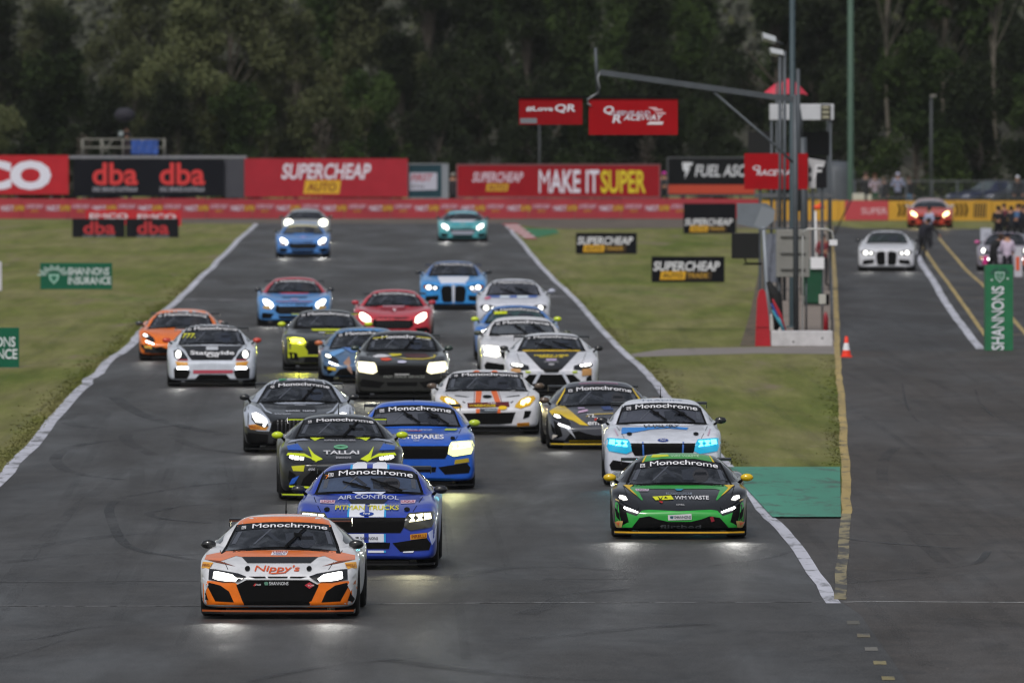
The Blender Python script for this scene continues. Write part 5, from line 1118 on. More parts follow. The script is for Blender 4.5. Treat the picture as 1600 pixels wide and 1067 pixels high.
# red umbrella / flag
mb = MB(); Df = Ds+.5; c0 = at(1226, 148, Df)
rim_ = []; n = 14
for i in range(n+1):
    a = math.pi*i/n; rim_.append(c0+Vector((-math.cos(a)*.72, -.35*math.sin(a)-.0, -.03*math.sin(a*7))))
apex = c0+Vector((.12, .1, .50))
vs = rim_+[apex]+[r_.lerp(apex, .5)+Vector((0, -.05, .09)) for r_ in rim_]
fs = []
for i in range(n): fs += [(i, i+1, n+2+i+1, n+2+i), (n+2+i, n+2+i+1, n+1)]
mb.add(vs, fs, mat('c83048', .6, var=.1), True); mb.tube([apex+Vector((0, 0, .06)), c0+Vector((.1, 0, -.75))], .012, GALV, 6)
back = [r_+Vector((0, 2*(c0.y-r_.y)+.3, 0)) for r_ in rim_]
mb.add([*rim_, *back, apex], [(i+n+1, i+n+2, 2*n+2) for i in range(n)], mat('a82840', .6), True)
thing_mesh('umbrella', 'red umbrella open above the stand roof beside the boom arm', 'umbrella', mb)
# grey control cabinet
Dc = FP*HC/(516-YH)-.0; O_ = W(1240, 516); q = lambda px, py, dy=0: at(px, py, Dc)+Vector((0, dy, 0))-O_
root = empty('control_cabinet', O_, 0, 'beige grey control cabinet fixed to the poles over the slab', 'cabinet')
mb = MB(); a, b = q(1213, 433), q(1265, 359); mb.box((a+b)/2+Vector((0, .2, 0)), (b.x-a.x, .35, b.z-a.z), mat('8e8d89', .6, var=.08)); mb.build('housing', root, bevel=.015)
mb = MB()
for y in (370, 396, 421): mb.box(q(1239, y, 0)+Vector((0, -.0, 0)), (.66, .05, .025), mat('5a5a58', .5, .4))
mb.build('bracket', root)
mb = MB()
for x in (1218, 1260): mb.tube([q(x, 433, .2), q(x, 516, .2)], .03, GALV, 6)
mb.build('leg', root)
# white plastic panel boxes left of the cabinet
Dl = FP*HC/(520-YH); O_ = W(1190, 520); q = lambda px, py, dy=0: at(px, py, Dl)+Vector((0, dy, 0))-O_
root = empty('speed_screen', O_, 0, 'black flat screen on a bracket at the left side of the post cluster', 'screen')
mb = MB(); a, b = q(1143, 404), q(1186, 364); mb.box((a+b)/2, (b.x-a.x, .10, b.z-a.z), mat('08090a', .35)); mb.build('screen_panel', root, bevel=.01)
mb = MB(); mb.tube([q(1164, 404, .05), q(1166, 412, .05), q(1190, 412, .05)], .03, BLACK, 6); mb.box(q(1176, 413), (.5, .06, .035), BLACK); mb.build('bracket', root)
mb = MB(); mb.tube([q(1193, 355), q(1199, 460), q(1206, 532, .1)], .05, mat('8f959e', .5, .3), 8); mb.build('post', root)
mb = MB(); vs = [q(*p) for p in ((1152, 318), (1198, 318), (1211, 328), (1210, 345), (1193, 360), (1180, 356), (1152, 350))]; n = len(vs)
mb.add(vs+[v+Vector((0, .35, 0)) for v in vs], [tuple(range(n)), tuple(reversed(range(n, 2*n)))]+[(i, i+n, (i+1) % n+n, (i+1) % n) for i in range(n)], mat('737a83', .5, .2, var=.12, vscale=2)); mb.add([v+Vector((0, -.005, 0)) for v in [q(*p) for p in ((1178, 352), (1190, 322), (1211, 329), (1209, 345), (1193, 359))]], [(0, 1, 2, 3, 4)], mat('878d95', .5, .2))
mb.tube([q(1193, 355, .1), q(1199, 535, .1)], .045, GALV, 8)
thing_mesh('camera_housing', 'pale grey angular metal housing on a post left of the cabinet', 'housing', MB().add([Vector(v)+O_ for v in mb.v], mb.f, GALV) if False else mb, loc=O_).location += O_
# grey tarpaulin sheet beside the post
mb = MB(); D_ = FP*HC/(495-YH); vs = []; fs = []
for j in range(9):
    for i in range(6):
        p = at(1197+i*3.6+j*.3, 365+j*9.5, D_); vs.append(p+Vector((0, .10*math.sin(i*1.9+j*.7), 0)))
for j in range(8):
    for i in range(5): a = j*6+i; fs.append((a, a+1, a+7, a+6))
mb.add(vs, fs, mat('6e7380', .7, var=.2, vscale=4), True); mb.tube([at(1214, 362, D_), W(1214, 495)], .02, GALV, 6)
thing_mesh('tarpaulin', 'crumpled grey plastic sheet hanging left of the cabinet', 'tarpaulin', mb)
# flags leaning by the block
D_ = Dp+.9
for (xa, ya, xb, yb, r_, col, lb) in ((1207, 467, 1230, 516, .035, 'a0182c', 'furled red flag leaning against the slate pole'), (1207, 484, 1228, 516, .045, '3f97ac', 'furled turquoise flag leaning behind the white block'), (1205, 474, 1226, 517, .03, '24428c', 'furled dark blue flag leaning behind the white block')):
    mb = MB(); mb.tube([at(xb, yb+8, D_), at((xa+xb)/2, (ya+yb)/2, D_+.05), at(xa, ya, D_+.1)], [r_*.3, r_*1.5, r_*.6], mat(col, .8, var=.2, vscale=6), 7); thing_mesh('furled_flag', lb, 'flag', mb, group='flags leaning at the pit wall end')
mb = MB(); mb.tube([at(1200, 440, D_+.5), at(1212, 462, D_+.5), at(1216, 500, D_+.5), at(1212, 516, D_+.5)], [.05, .16, .13, .05], mat('0c0d0f', .8), 8); thing_mesh('kit_bag', 'black bag hanging behind the white block', 'bag', mb)
# green wheelie bin with a white notice
Dn = FP*HC/(478-YH); O_ = W(1271, 478); q = lambda px, py, dy=0: at(px, py, Dn)+Vector((0, dy, 0))-O_
root = empty('wheelie_bin', O_, 0, 'dark green wheelie bin with a white notice beside the slate pole', 'bin')
mb = MB(); z1 = q(1271, 408).z; vs = [(-.25, -.0, .08), (.22, 0, .08), (.22, .5, .08), (-.25, .5, .08), (-.31, -.06, z1), (.27, -.06, z1), (.27, .6, z1), (-.31, .6, z1)]
mb.add(vs, [(0, 1, 5, 4), (1, 2, 6, 5), (2, 3, 7, 6), (3, 0, 4, 7), (0, 3, 2, 1)], mat('0d4a30', .5, var=.12)); mb.box((-.02, .3, .09), (.5, .5, .1), mat('07281a', .6)); mb.build('bin_body', root, bevel=.02)
mb = MB(); mb.box((-.02, .27, z1+.02), (.64, .74, .05), mat('0c4029', .5)); mb.tube([(-.2, .66, z1+.0), (.2, .66, z1)], .02, BLACK, 6); mb.build('lid', root, bevel=.02)
for sx in (-.24, .2): MB().lathe([(.0, -.02), (.1, -.02), (.1, .03), (0, .03)], (sx, .5, .1), (1, 0, 0), RUBBER, 14).build('wheel', root)
mb = MB(); mb.box(q(1277, 411, -.10), (.40, .02, .34), WHITE); mb.build('notice', root)
# hoop rails, post lamp, extinguisher, beacon
Dh = Dp+.6
mb = MB(); mb.tube([at(p[0], p[1], Dh) for p in ((1254, 532), (1254, 370), (1256, 361), (1262, 358), (1292, 358), (1300, 362), (1302, 370), (1302, 385))], .022, mat('b8b8b6', .4, .3), 8); mb.tube([at(1190, 358, Dh), at(1252, 356, Dh)], .02, GALV, 6); mb.box(at(1302, 379, Dh), (.2, .05, .14), WHITE)
thing_mesh('hoop_rail', 'pale bent tube rail arching over the pit wall toward the pit lane', 'rail', mb)
mb = MB(); mb.tube([W(1285, 536)+Vector((0, .3, .3)), at(1285, 470, Dp+.3)], .035, mat('a8aab2', .4, .3), 8); mb.box(at(1285, 467.5, Dp+.25), (.18, .14, .24), mat('b4b2aa', .5)); mb.box(at(1291, 468, Dp+.33), (.14, .12, .26), BLACK)
thing_mesh('timing_post', 'short white post with a pale box on top at the block end', 'post', mb, bevel=.01)
mb = MB(); mb.lathe([(0, 0), (.07, .01), (.075, .5), (.05, .6), (.02, .66), (.0, .68)], W(1290, 528), (0, 0, 1), mat('8a1020', .4), 12); mb.v = [(x, y, z+.0) for x, y, z in mb.v]; thing_mesh('fire_extinguisher', 'dark red fire extinguisher behind the pale post', 'extinguisher', mb)
mb = MB(); pb = W(1276, 440); D_ = pb.y; mb.tube([pb, at(1274, 330, D_)], .03, WHITE, 8); mb.ball(at(1278, 324, D_), .18, mat('f0501c', .6), 6, (1.35, .5, .45)); mb.ball(at(1283, 321, D_), .1, mat('f0501c', .6), 5)
thing_mesh('orange_paddle', 'bright orange paddle on a white pole at the pit wall', 'paddle', mb)
# pit wall fence posts with wire
root = empty('pit_wall_fence', W(1300, 530), 0, 'galvanised mesh fence along the pit wall beside the yellow line', 'fence'); O_ = W(1300, 530); mb = MB()
for i, yy in enumerate((530, 500, 474, 450, 428, 408, 390, 374, 362)):
    p = W(lerp(1300, 1294, (530-yy)/170), yy)-O_; MB().tube([p, p+Vector((0, 0, 1.25))], .025, GALV, 6).build('fence_post', root)
p, p2 = W(1300, 530)-O_, W(1294, 362)-O_
for z in (1.22, .7, .2): mb.tube([p+Vector((0, 0, z)), p2+Vector((0, 0, z))], .012, GALV, 5)
mb.build('rail', root)
mb = MB(); pb = W(1296, 400); mb.tube([pb, at(1293, 120+60, pb.y)], .03, GALV, 6); thing_mesh('pole', 'thin grey pole at the right leg of the white roofed stand', 'pole', mb)
mb = MB(); pb = W(1299, 385); mb.tube([W(1297, 380), at(1329, 314, pb.y)], .035, GALV, 6); thing_mesh('stay_bar', 'diagonal grey stay bar leaning right from the pit wall fence', 'bar', mb)
# traffic cone
c0 = W(1322.5, 558); mb = MB(); O1 = mat('f0391c', .5); hh = .50
mb.box((c0.x, c0.y, .015), (.27, .27, .03), O1); mb.lathe([(.115, .03), (.09, .17)], c0, (0, 0, 1), O1, 20); mb.lathe([(.09, .17), (.058, .34)], c0, (0, 0, 1), WHITE, 20); mb.lathe([(.058, .34), (.033, hh), (.0, hh)], c0, (0, 0, 1), O1, 20)
thing_mesh('traffic_cone', 'orange traffic cone with a white band on the yellow line', 'traffic cone', mb)
# poles farther back
pole(1329, -80, 334, .15, mat('3f5a4c', .6, var=.1), 'tall dark green pole rising out of the pit area past the frame top')
D_ = 600; mb = MB(); mb.tube([at(1455, 334, D_), at(1455, 150, D_)], [.09, .06], mat('3c4044', .6), 8); mb.box(at(1458, 150, D_), (.30, .2, .12), mat('7a7874', .5)); mb.v = [(x, y, max(0, z)) for x, y, z in mb.v]; thing_mesh('street_lamp', 'slim lamp pole with a small head among the far trees', 'lamp pole', mb)
D_ = 590; mb = MB(); mb.tube([at(843, 334, D_), at(843, 195, D_)], .05, mat('35383c', .6), 8); mb.v = [(x, y, max(0, z)) for x, y, z in mb.v]; thing_mesh('pole', 'dark thin pole behind the billboards below the small hanging sign', 'pole', mb)
# camera platform behind the black billboard
D_ = 583; O_ = Vector((at(192, 240, D_).x, D_, 0)); q = lambda px, py, dy=0: at(px, py, D_)+Vector((0, dy, 0))-O_
root = empty('camera_platform', O_, 0, 'tube railed camera platform above the black dba billboard', 'platform'); PW = mat('77766f', .6)
mb = MB(); a, b = q(108, 247), q(385, 245); mb.box((a+b)/2+Vector((0, .8, 0)), (b.x-a.x, 2, .12), mat('83848a', .6)); mb.build('deck', root)
mb = MB()
for dy in (0, 1.6):
    for x in (128, 158, 192, 222, 256): mb.tube([q(x, 245, dy), q(x, 217, dy)], .045, PW, 6)
    for y in (218, 231): mb.tube([q(127, y, dy), q(257, y, dy)], .04, PW, 6)
mb.tube([q(158, 243), q(176, 219)], .035, PW, 6); mb.tube([q(172, 243), q(158, 219)], .03, PW, 6); mb.build('railing', root)
for x in (130, 190, 254): MB().tube([q(x, 247, .8), Vector((q(x, 247).x, .8, 0))], .07, PW, 6).build('leg', root)
mb = MB(); vs = []; fs = []
for j in range(5):
    for i in range(11): vs.append(at(205+i*4.2, 219+j*5.5, D_)+Vector((0, -.06+.05*math.sin(i*2.1+j), .03*math.sin(i*3.3)*(j == 4))))
for j in range(4):
    for i in range(10): a = j*11+i; fs.append((a, a+1, a+12, a+11))
mb.add(vs, fs, mat('2a4f9c', .7, var=.25, vscale=3), True); thing_mesh('tarpaulin', 'blue tarpaulin tied to the camera platform railing', 'tarpaulin', mb)
mb = MB(); mb.ball(at(195, 180, D_+.8), .5, mat('25242e', .8, var=.1), 9, (1, .8, .72)); mb.tube([at(196, 182, D_+.8), at(197, 243, D_+.8)], .03, BLACK, 6)
thing_mesh('umbrella', 'round dark umbrella over the camera operator on the platform', 'umbrella', mb)
mb = MB(); mb.box(at(189, 209, D_+.5), (.2, .5, .22), mat('8f9a9c', .5)); mb.tube([at(189, 212, D_+.5), at(188, 244, D_+.5)], .03, BLACK, 6); mb.tube([at(189, 212, D_+.5), at(184, 244, D_+.2)], .02, BLACK, 6); thing_mesh('television_camera', 'television camera on a tripod on the platform', 'camera', mb)
# water tank and spectator fence
mb = MB(); c_ = at(1306, 334, 592); c_.z = 0; mb.lathe([(.9, 0), (.9, 2.1), (.55, 2.5), (0, 2.55)], c_, (0, 0, 1), mat('50555c', .6, .2, var=.15), 24)
for i in range(16): a = i*math.pi/8; mb.box((c_.x+.91*math.cos(a), c_.y+.91*math.sin(a), 1.05), (.05, .05, 2.1), mat('5f646b', .6, .2))
thing_mesh('water_tank', 'grey domed steel tank behind the yellow barrier beside the green pole', 'tank', mb)
root = empty('spectator_fence', (at(1450, 300, 580).x, 580, 0), 0, 'wire mesh spectator fence behind the yellow barrier', 'fence'); O_ = Vector((at(1450, 300, 580).x, 580, 0))
for x in range(1336, 1660, 40): p = at(x, 283, 580); MB().tube([Vector((p.x, 580, 0))-O_, p-O_], .035, GALV, 6).build('fence_post', root)
mb = MB(); 
for y in (283, 309): mb.tube([at(1330, y, 580)-O_, at(1660, y, 580)-O_], .03, mat('55585c', .6), 6)
mb.build('rail', root)
mb = MB(); wire = mat('3a3d40', .6)
for i in range(90):
    x = at(1332+i*3.6, 300, 580).x-O_.x; mb.box((x, 0, .9), (.012, .01, 1.5), wire)
for i in range(12): mb.box((0, 0, .2+i*.13), (10, .008, .012), wire)
mb.build('wire_mesh', root)
for x0, x1, y0, y1, lb in ((1332, 1351, 305, 316, 'white cooler box on the yellow barrier'), (1355, 1362, 307, 316, 'small white drum on the yellow barrier')):
    a, b = at(x0, y1, 562.3), at(x1, y0, 562.3); mb = MB(); mb.box(((a.x+b.x)/2, 562.3, .93+(b.z-a.z)/2), (b.x-a.x, .35, b.z-a.z), mat('b8b8ac', .5)); thing_mesh('box', lb, 'box', mb, bevel=.03)
# ------------------------------------------------------------------ people
PJ = dict(pel=(0, 0, .96), sp=(0, 0, 1.16), ch=(0, 0, 1.38), nk=(0, 0, 1.52), hd=(0, -.01, 1.62), tp=(0, -.005, 1.70))
def person(loc, rz, h, label, top, legs, hair='2a211c', pose=None, cap=None, skin='b58468', group=None, sleeves=True, vest=None):
    J = dict(PJ); J.update({'shR': (.17, 0, 1.42), 'elR': (.22, .03, 1.14), 'wrR': (.20, -.10, .92), 'hnR': (.20, -.13, .86), 'shL': (-.17, 0, 1.42), 'elL': (-.22, .03, 1.14), 'wrL': (-.20, -.10, .92), 'hnL': (-.20, -.13, .86),
        'hpR': (.095, 0, .90), 'knR': (.105, -.03, .50), 'anR': (.11, .03, .09), 'toR': (.12, -.15, .04), 'hpL': (-.095, 0, .90), 'knL': (-.105, -.03, .50), 'anL': (-.11, .03, .09), 'toL': (-.12, -.15, .04)})
    J.update(pose or {}); k = h/1.75
    Rr = dict(pel=(.15, .11), sp=(.135, .10), ch=(.165, .115), nk=(.055, .055), hd=(.085, .10), tp=(.062, .072), sh=(.07, .07), el=(.045, .045), wr=(.032, .028), hn=(.04, .022), hp=(.095, .095), kn=(.062, .065), an=(.045, .05), to=(.045, .03))
    E = [('pel', 'sp', 't'), ('sp', 'ch', 't'), ('ch', 'nk', 's'), ('nk', 'hd', 's'), ('hd', 'tp', 's')]
    for s in 'RL': E += [('ch', 'sh'+s, 't'), ('sh'+s, 'el'+s, 't'), ('el'+s, 'wr'+s, 't' if sleeves else 's'), ('wr'+s, 'hn'+s, 's'), ('pel', 'hp'+s, 'l'), ('hp'+s, 'kn'+s, 'l'), ('kn'+s, 'an'+s, 'l'), ('an'+s, 'to'+s, 'b')]
    for s in 'RL':      # five fingers each
        w, p = Vector(J['wr'+s]), Vector(J['hn'+s]); d = (p-w).normalized(); sx = d.cross(Vector((0, 0, 1) if abs(d.z) < .8 else (0, 1, 0))).normalized(); curl = d.cross(sx)
        for i, ln in enumerate((.06, .075, .08, .072, .055)):
            o = p+sx*(i-2)*.017; a = 'f%s%da' % (s, i); b = 'f%s%db' % (s, i)
            if i == 0: o = p-d*.02+sx*-.045
            J[a] = tuple(o+d*ln*.5); J[b] = tuple(o+d*ln*.9+curl*.03); Rr[a[:2]] = (.009, .009); E += [('hn'+s, a, 's'), (a, b, 's')]
    names = list(J); idx = {n: i for i, n in enumerate(names)}
    me = bpy.data.meshes.new('sk'); me.from_pydata([tuple(c*k for c in J[n]) for n in names], [(idx[a], idx[b]) for a, b, _ in E], []); o = bpy.data.objects.new('sk', me); C.objects.link(o)
    md = o.modifiers.new('s', 'SKIN'); md.use_smooth_shade = True
    for i, n in enumerate(names):
        rr = Rr.get(n) or Rr.get(n[:2]) or (.05, .05); sv = me.skin_vertices[0].data[i]; sv.radius = (rr[0]*k, rr[1]*k); sv.use_root = (n == 'pel')
    o.modifiers.new('u', 'SUBSURF').levels = 1; o.modifiers['u'].render_levels = 1
    dg = bpy.context.evaluated_depsgraph_get(); ev = o.evaluated_get(dg); m2 = ev.to_mesh()
    V = [v.co.copy() for v in m2.vertices]; F = [tuple(p.vertices) for p in m2.polygons]; Cn = [p.center.copy() for p in m2.polygons]
    ev.to_mesh_clear(); bpy.data.objects.remove(o); bpy.data.meshes.remove(me)
    M = {'t': cloth(top), 'l': cloth(legs), 's': mat(skin, .6), 'b': cloth('15151a')}
    segs = [(Vector(J[a])*k, Vector(J[b])*k, t) for a, b, t in E]; by = {}
    for f, c in zip(F, Cn):
        best = None
        for a, b, t in segs:
            ab = b-a; u = max(0, min(1, (c-a).dot(ab)/max(ab.length_squared, 1e-9))); d = (a+ab*u-c).length
            if best is None or d < best[0]: best = (d, t)
        t = best[1]; by.setdefault(t, []).append(f)
    mb = MB()
    for t, fs in by.items(): mb.add(V, fs, M[t], True)
    root = empty('person', loc, rz, label, 'person', group); mb.build('body', root, bevel=-1, weld=True)
    hd = Vector(J['hd'])*k; hm = MB(); tp = Vector(J['tp'])*k
    if cap:
        hm.ball(hd+Vector((0, .01, .045))*k, .098*k, cloth(cap), 7, (.95, 1.1, .85)); hm.box(hd+Vector((0, -.12, .045))*k, (.13*k, .10*k, .015), cloth(cap)); hm.build('cap', root, bevel=-1)
    else: hm.ball(hd+Vector((0, .025, .03))*k, .102*k, cloth(hair), 7, (.9, 1.02, 1.0)); hm.build('hair', root, bevel=-1)
    fm = MB()
    for sx in (-1, 1): fm.ball(hd+Vector((sx*.032, -.093, .0))*k, .012*k, BLACK, 4); fm.ball(hd+Vector((sx*.088, 0, -.005))*k, .024*k, mat(skin, .6), 4, (.5, 1, 1.2))
    fm.box(hd+Vector((0, -.10, -.052))*k, (.045*k, .012*k, .010*k), mat('7a3a38', .6)); fm.ball(hd+Vector((0, -.103, -.02))*k, .016*k, mat(skin, .6), 4, (.8, 1, 1.4)); fm.build('face', root, bevel=-1)
    if vest: vm = MB(); vm.box(Vector(J['ch'])*k+Vector((0, -.12, -.04)), (.2*k, .01, .22*k), cloth(vest)); vm.build('badge', root)
    return root
lean = dict(ch=(-.10, -.12, 1.32), nk=(-.14, -.18, 1.44), hd=(-.17, -.22, 1.53), tp=(-.18, -.23, 1.61), shR=(.06, -.10, 1.36), shL=(-.26, -.12, 1.34), elL=(-.44, -.2, 1.18), wrL=(-.55, -.30, 1.02), hnL=(-.58, -.34, .97), elR=(.10, .05, 1.10), wrR=(.05, -.12, .95), hnR=(.03, -.16, .90))
stride = dict(knR=(.12, -.14, .52), anR=(.22, .10, .12), toR=(.25, -.05, .05), knL=(-.12, .02, .50), anL=(-.16, .22, .12), toL=(-.17, .08, .04))
folded = dict(elR=(.24, -.02, 1.16), wrR=(.06, -.20, 1.18), hnR=(.0, -.22, 1.18), elL=(-.24, -.02, 1.14), wrL=(-.06, -.22, 1.12), hnL=(.0, -.24, 1.12))
rail = dict(elR=(.26, -.12, 1.18), wrR=(.16, -.38, 1.22), hnR=(.13, -.43, 1.22), elL=(-.26, -.12, 1.18), wrL=(-.16, -.38, 1.22), hnL=(-.12, -.43, 1.22))
person(W(1441, 409), 2.6, 1.68, 'person in dark overalls leaning and striding beside the white pit lane car', '1a1a24', '15161c', pose={**lean, **stride})
person(W(1452, 388), -.7, 1.62, 'person in a pale blue shirt and dark trousers walking in the pit lane', 'a8aecb', '14151f', pose=dict(**{k_: v_ for k_, v_ in stride.items() if k_[2] == 'L'}, **folded), cap='111116')
crew = [(1560, 392, 0, 1.74, 'crew member in black with arms folded, left one behind the pink car', '17171c', '121216', folded, '121216', None), (1569, 386, .4, 1.72, 'crew member in black with a small red chest logo behind the pink car', '141418', '111114', None, None, '7a3040'),
        (1580, 388, 2.8, 1.66, 'crew member in charcoal seen from behind between the other crew', '202228', '18181c', None, None, None), (1590, 391, -.3, 1.80, 'tall crew member in dark blue with a pale blue lanyard', '1c2434', '131318', folded, None, '4a6a94'),
        (1600, 389, .3, 1.70, 'crew member in black cut by the right edge of the photo', '141418', '121216', None, None, None)]
for x, y, rz, h, lb, t_, l_, ps, cp, vs_ in crew: person(W(x, y), rz, h, lb, t_, l_, pose=ps, cap=cp, group='pit crew behind the pink car', vest=vs_)
person(W(1552, 440), 2.4, 1.66, 'long haired crew member in black bending at the front of the pink car', '121216', '141418', hair='3a2a20', pose=lean)
person(W(1574, 446), 2.9, 1.70, 'crew member in a pale pink shirt and navy cap behind the green banner', 'c4b4c8', '1a1a24', cap='161a30', pose=folded)
spect = [(1353, 'spectator in black farthest left at the fence', '17181c', '121214', '3a2c26', 268), (1367, 'spectator in pale top and green jacket round the waist at the fence', 'a898a4', '1f5c3c', '4a2c1c', 271), (1381, 'spectator in dark clothes with both hands near the chin at the fence', '26262c', '17171c', '54483a', 276),
         (1403, 'spectator in a hooded pale blue grey top leaning on the fence', '8a90ac', '16161c', '9a9cb4', 269), (1420, 'spectator in a black top and light blue jeans at the fence', '16171c', '5f7fa0', '4a3428', 276)]
for i, (x, lb, t_, l_, hr, y) in enumerate(spect):
    z = at(x, y, 583).z; person(Vector((at(x, y, 583).x, 583, 0)), .2*math.sin(i*2), z, lb, t_, l_, hair=hr, pose=rail if i in (1, 3) else None, group='spectators at the fence', skin='8a6a5c')
person(Vector((at(1590, 272, 586).x, 586, 0)), .2, at(1565, 274, 586).z, 'spectator in a white cap among the dark parked cars', '23242c', '1a1a20', cap='c8ccd8', group='spectators at the fence')
person(Vector((at(1038, 268, 582).x, 582, 0)), 0, at(1038, 268, 582).z, 'marshal in a magenta cap between the red and the black billboards', '2c2c30', '22242a', cap='c4309c', pose=folded)
person(Vector((at(708, 270, 582).x, 582, 0)), 0, at(708, 270, 582).z, 'person in a pale hat and dark coat between the teal and the long red billboard', '2e2a30', '24242a', cap='98958e')
zz = at(197, 245, 583.8).z; person(Vector((at(197, 245, 583.8).x, 583.9, zz-.02)), .2, at(197, 197, 583.8).z-zz, 'camera operator in dark clothes standing on the tube railed platform', '1e1e26', '5a4c52', pose=folded)
person(W(1286, 448), .3, 1.70, 'marshal in dark red and grey behind the green bin at the pit wall', '7a3038', '2a2a30', pose=folded)
person(W(1455, 352)+Vector((.3, 4, 0)), .1, at(1447, 305, 575).z-.05, 'person in a white shirt behind the red car at the yellow barrier', 'c0c4cc', '2a2a30')
mb = MB(); a, b = W(1532, 392), W(1549, 392); mb.box(((a.x+b.x)/2, a.y, at(1540, 367, a.y).z), (b.x-a.x, .04, .52), mat('b8bac8', .5)); mb.tube([W(1541, 392), at(1541, 372, a.y+.04)], .02, GALV, 6); thing_mesh('pit_board', 'blank pale pit board on a pole left of the crew', 'pit board', mb)
mb = MB(); a = W(1591, 433); mb.box((a.x, a.y, .5), (.27, .12, 1.0), mat('c0bec8', .5)); mb.box((a.x-.02, a.y-.065, .45), (.12, .02, .46), mat('e0581c', .5)); thing_mesh('pit_box', 'upright white case with an orange panel right of the banner', 'case', mb, bevel=.02)
# parked cars beyond the fence
def parked(x, gy_, yaw, col, label, s_scale=1.0):
    D = 592; p = Vector((at(x, 300, D).x, D, 0)); root = empty('parked_car', p, yaw, label, 'car', 'cars parked beyond the fence')
    t = TYPES['grand_tourer']; car = Car('grand_tourer', False); b = MB(); pm = mat(col, .35, 0, .4)
    b.add(car.V1, car.F1, pm, True); b.add(car.V2, car.F2, pm, True); b.build('body', root, bevel=-1); root.scale = (s_scale, s_scale*.95, s_scale*1.18)
    w = MB(); ub, vb, ut, vt, ab, at_ = t['ws']; car.poly(w, arc(ub, vb, ut, vt, ab, at_), mat('4a5458', .1, coat=.5), .01); w.build('windscreen', root, bevel=-1)
    for sg in (1, -1):
        h_ = MB(); q = t['housing'][0]; car.poly(h_, [(xx*sg, yy) for xx, yy in q], mat('9a9caa', .2, coat=.5), .01); h_.build('headlight', root, bevel=-1)
        sm = MB(); V_ = []; F_ = []
        for i in range(9):
            y = 2.0+i*.17*1.4
            for z in (1.0, 1.22): loc, nr, ix, d = car.bv.ray_cast(Vector((sg*2, y, z)), Vector((-sg, 0, 0))); V_.append(loc+Vector((sg*.006, 0, 0)) if loc else Vector((sg*.6, y, z)))
        for i in range(8): F_.append((2*i, 2*i+1, 2*i+3, 2*i+2))
        sm.add(V_, F_, mat('20262c', .1), True); sm.build('side_window', root, bevel=-1)
    for xx in (-1, 1): wheel(root, xx*.82, .92, '3a3c42'); wheel(root, xx*.82, 3.55, '3a3c42')
parked(1492, 0, -.9, '1a2240', 'dark navy parked car with a pale headlight, left one beyond the fence')
parked(1532, 0, -1.1, '23262c', 'charcoal parked car with pale windscreen beside the navy one')
parked(1590, 0, -.5, '1a1e2a', 'dark parked car at the right edge beyond the fence', 1.05)
# ------------------------------------------------------------------ trees and hills
def foliage(name, c1, c2, scale=.35):
    m, nt, b = mk(name); tc = N(nt, 'ShaderNodeTexCoord'); nz = N(nt, 'ShaderNodeTexNoise', Scale=scale, Detail=4.0, Roughness=.7); oi = N(nt, 'ShaderNodeObjectInfo')
    nt.links.new(tc.outputs['Object'], nz.inputs['Vector'])
    cr = N(nt, 'ShaderNodeValToRGB'); e = cr.color_ramp.elements; e[0].position = .35; e[0].color = (*c1, 1); e[1].position = .68; e[1].color = (*c2, 1)
    nt.links.new(nz.outputs[0], cr.inputs[0]); mr = N(nt, 'ShaderNodeMapRange'); nt.links.new(oi.outputs['Random'], mr.inputs['Value']); mr.inputs['To Min'].default_value = .65; mr.inputs['To Max'].default_value = 1.35
    mx = N(nt, 'ShaderNodeVectorMath', operation='SCALE'); nt.links.new(cr.outputs[0], mx.inputs[0]); nt.links.new(mr.outputs[0], mx.inputs['Scale']); nt.links.new(mx.outputs[0], b.inputs['Base Color'])
    b.inputs['Roughness'].default_value = .8; b.inputs['Specular IOR Level'].default_value = .15
    return m
F_DARK = foliage('dark_leaves', (.006, .010, .004), (.026, .038, .013)); F_OLIVE = foliage('olive_leaves', (.034, .045, .018), (.115, .125, .055)); F_MID = foliage('mid_leaves', (.010, .022, .005), (.046, .072, .017)); F_FAR = foliage('hazed_leaves', (.05, .055, .04), (.12, .125, .10), .08)  # far leaves are paler and greyer, with distance haze in the colour
F_DEAD = foliage('dry_twigs', (.05, .042, .035), (.10, .085, .07)); BARK = mat('4a433c', .9, var=.3, vscale=2); PALEBARK = mat('5c564e', .9, var=.25, vscale=2)
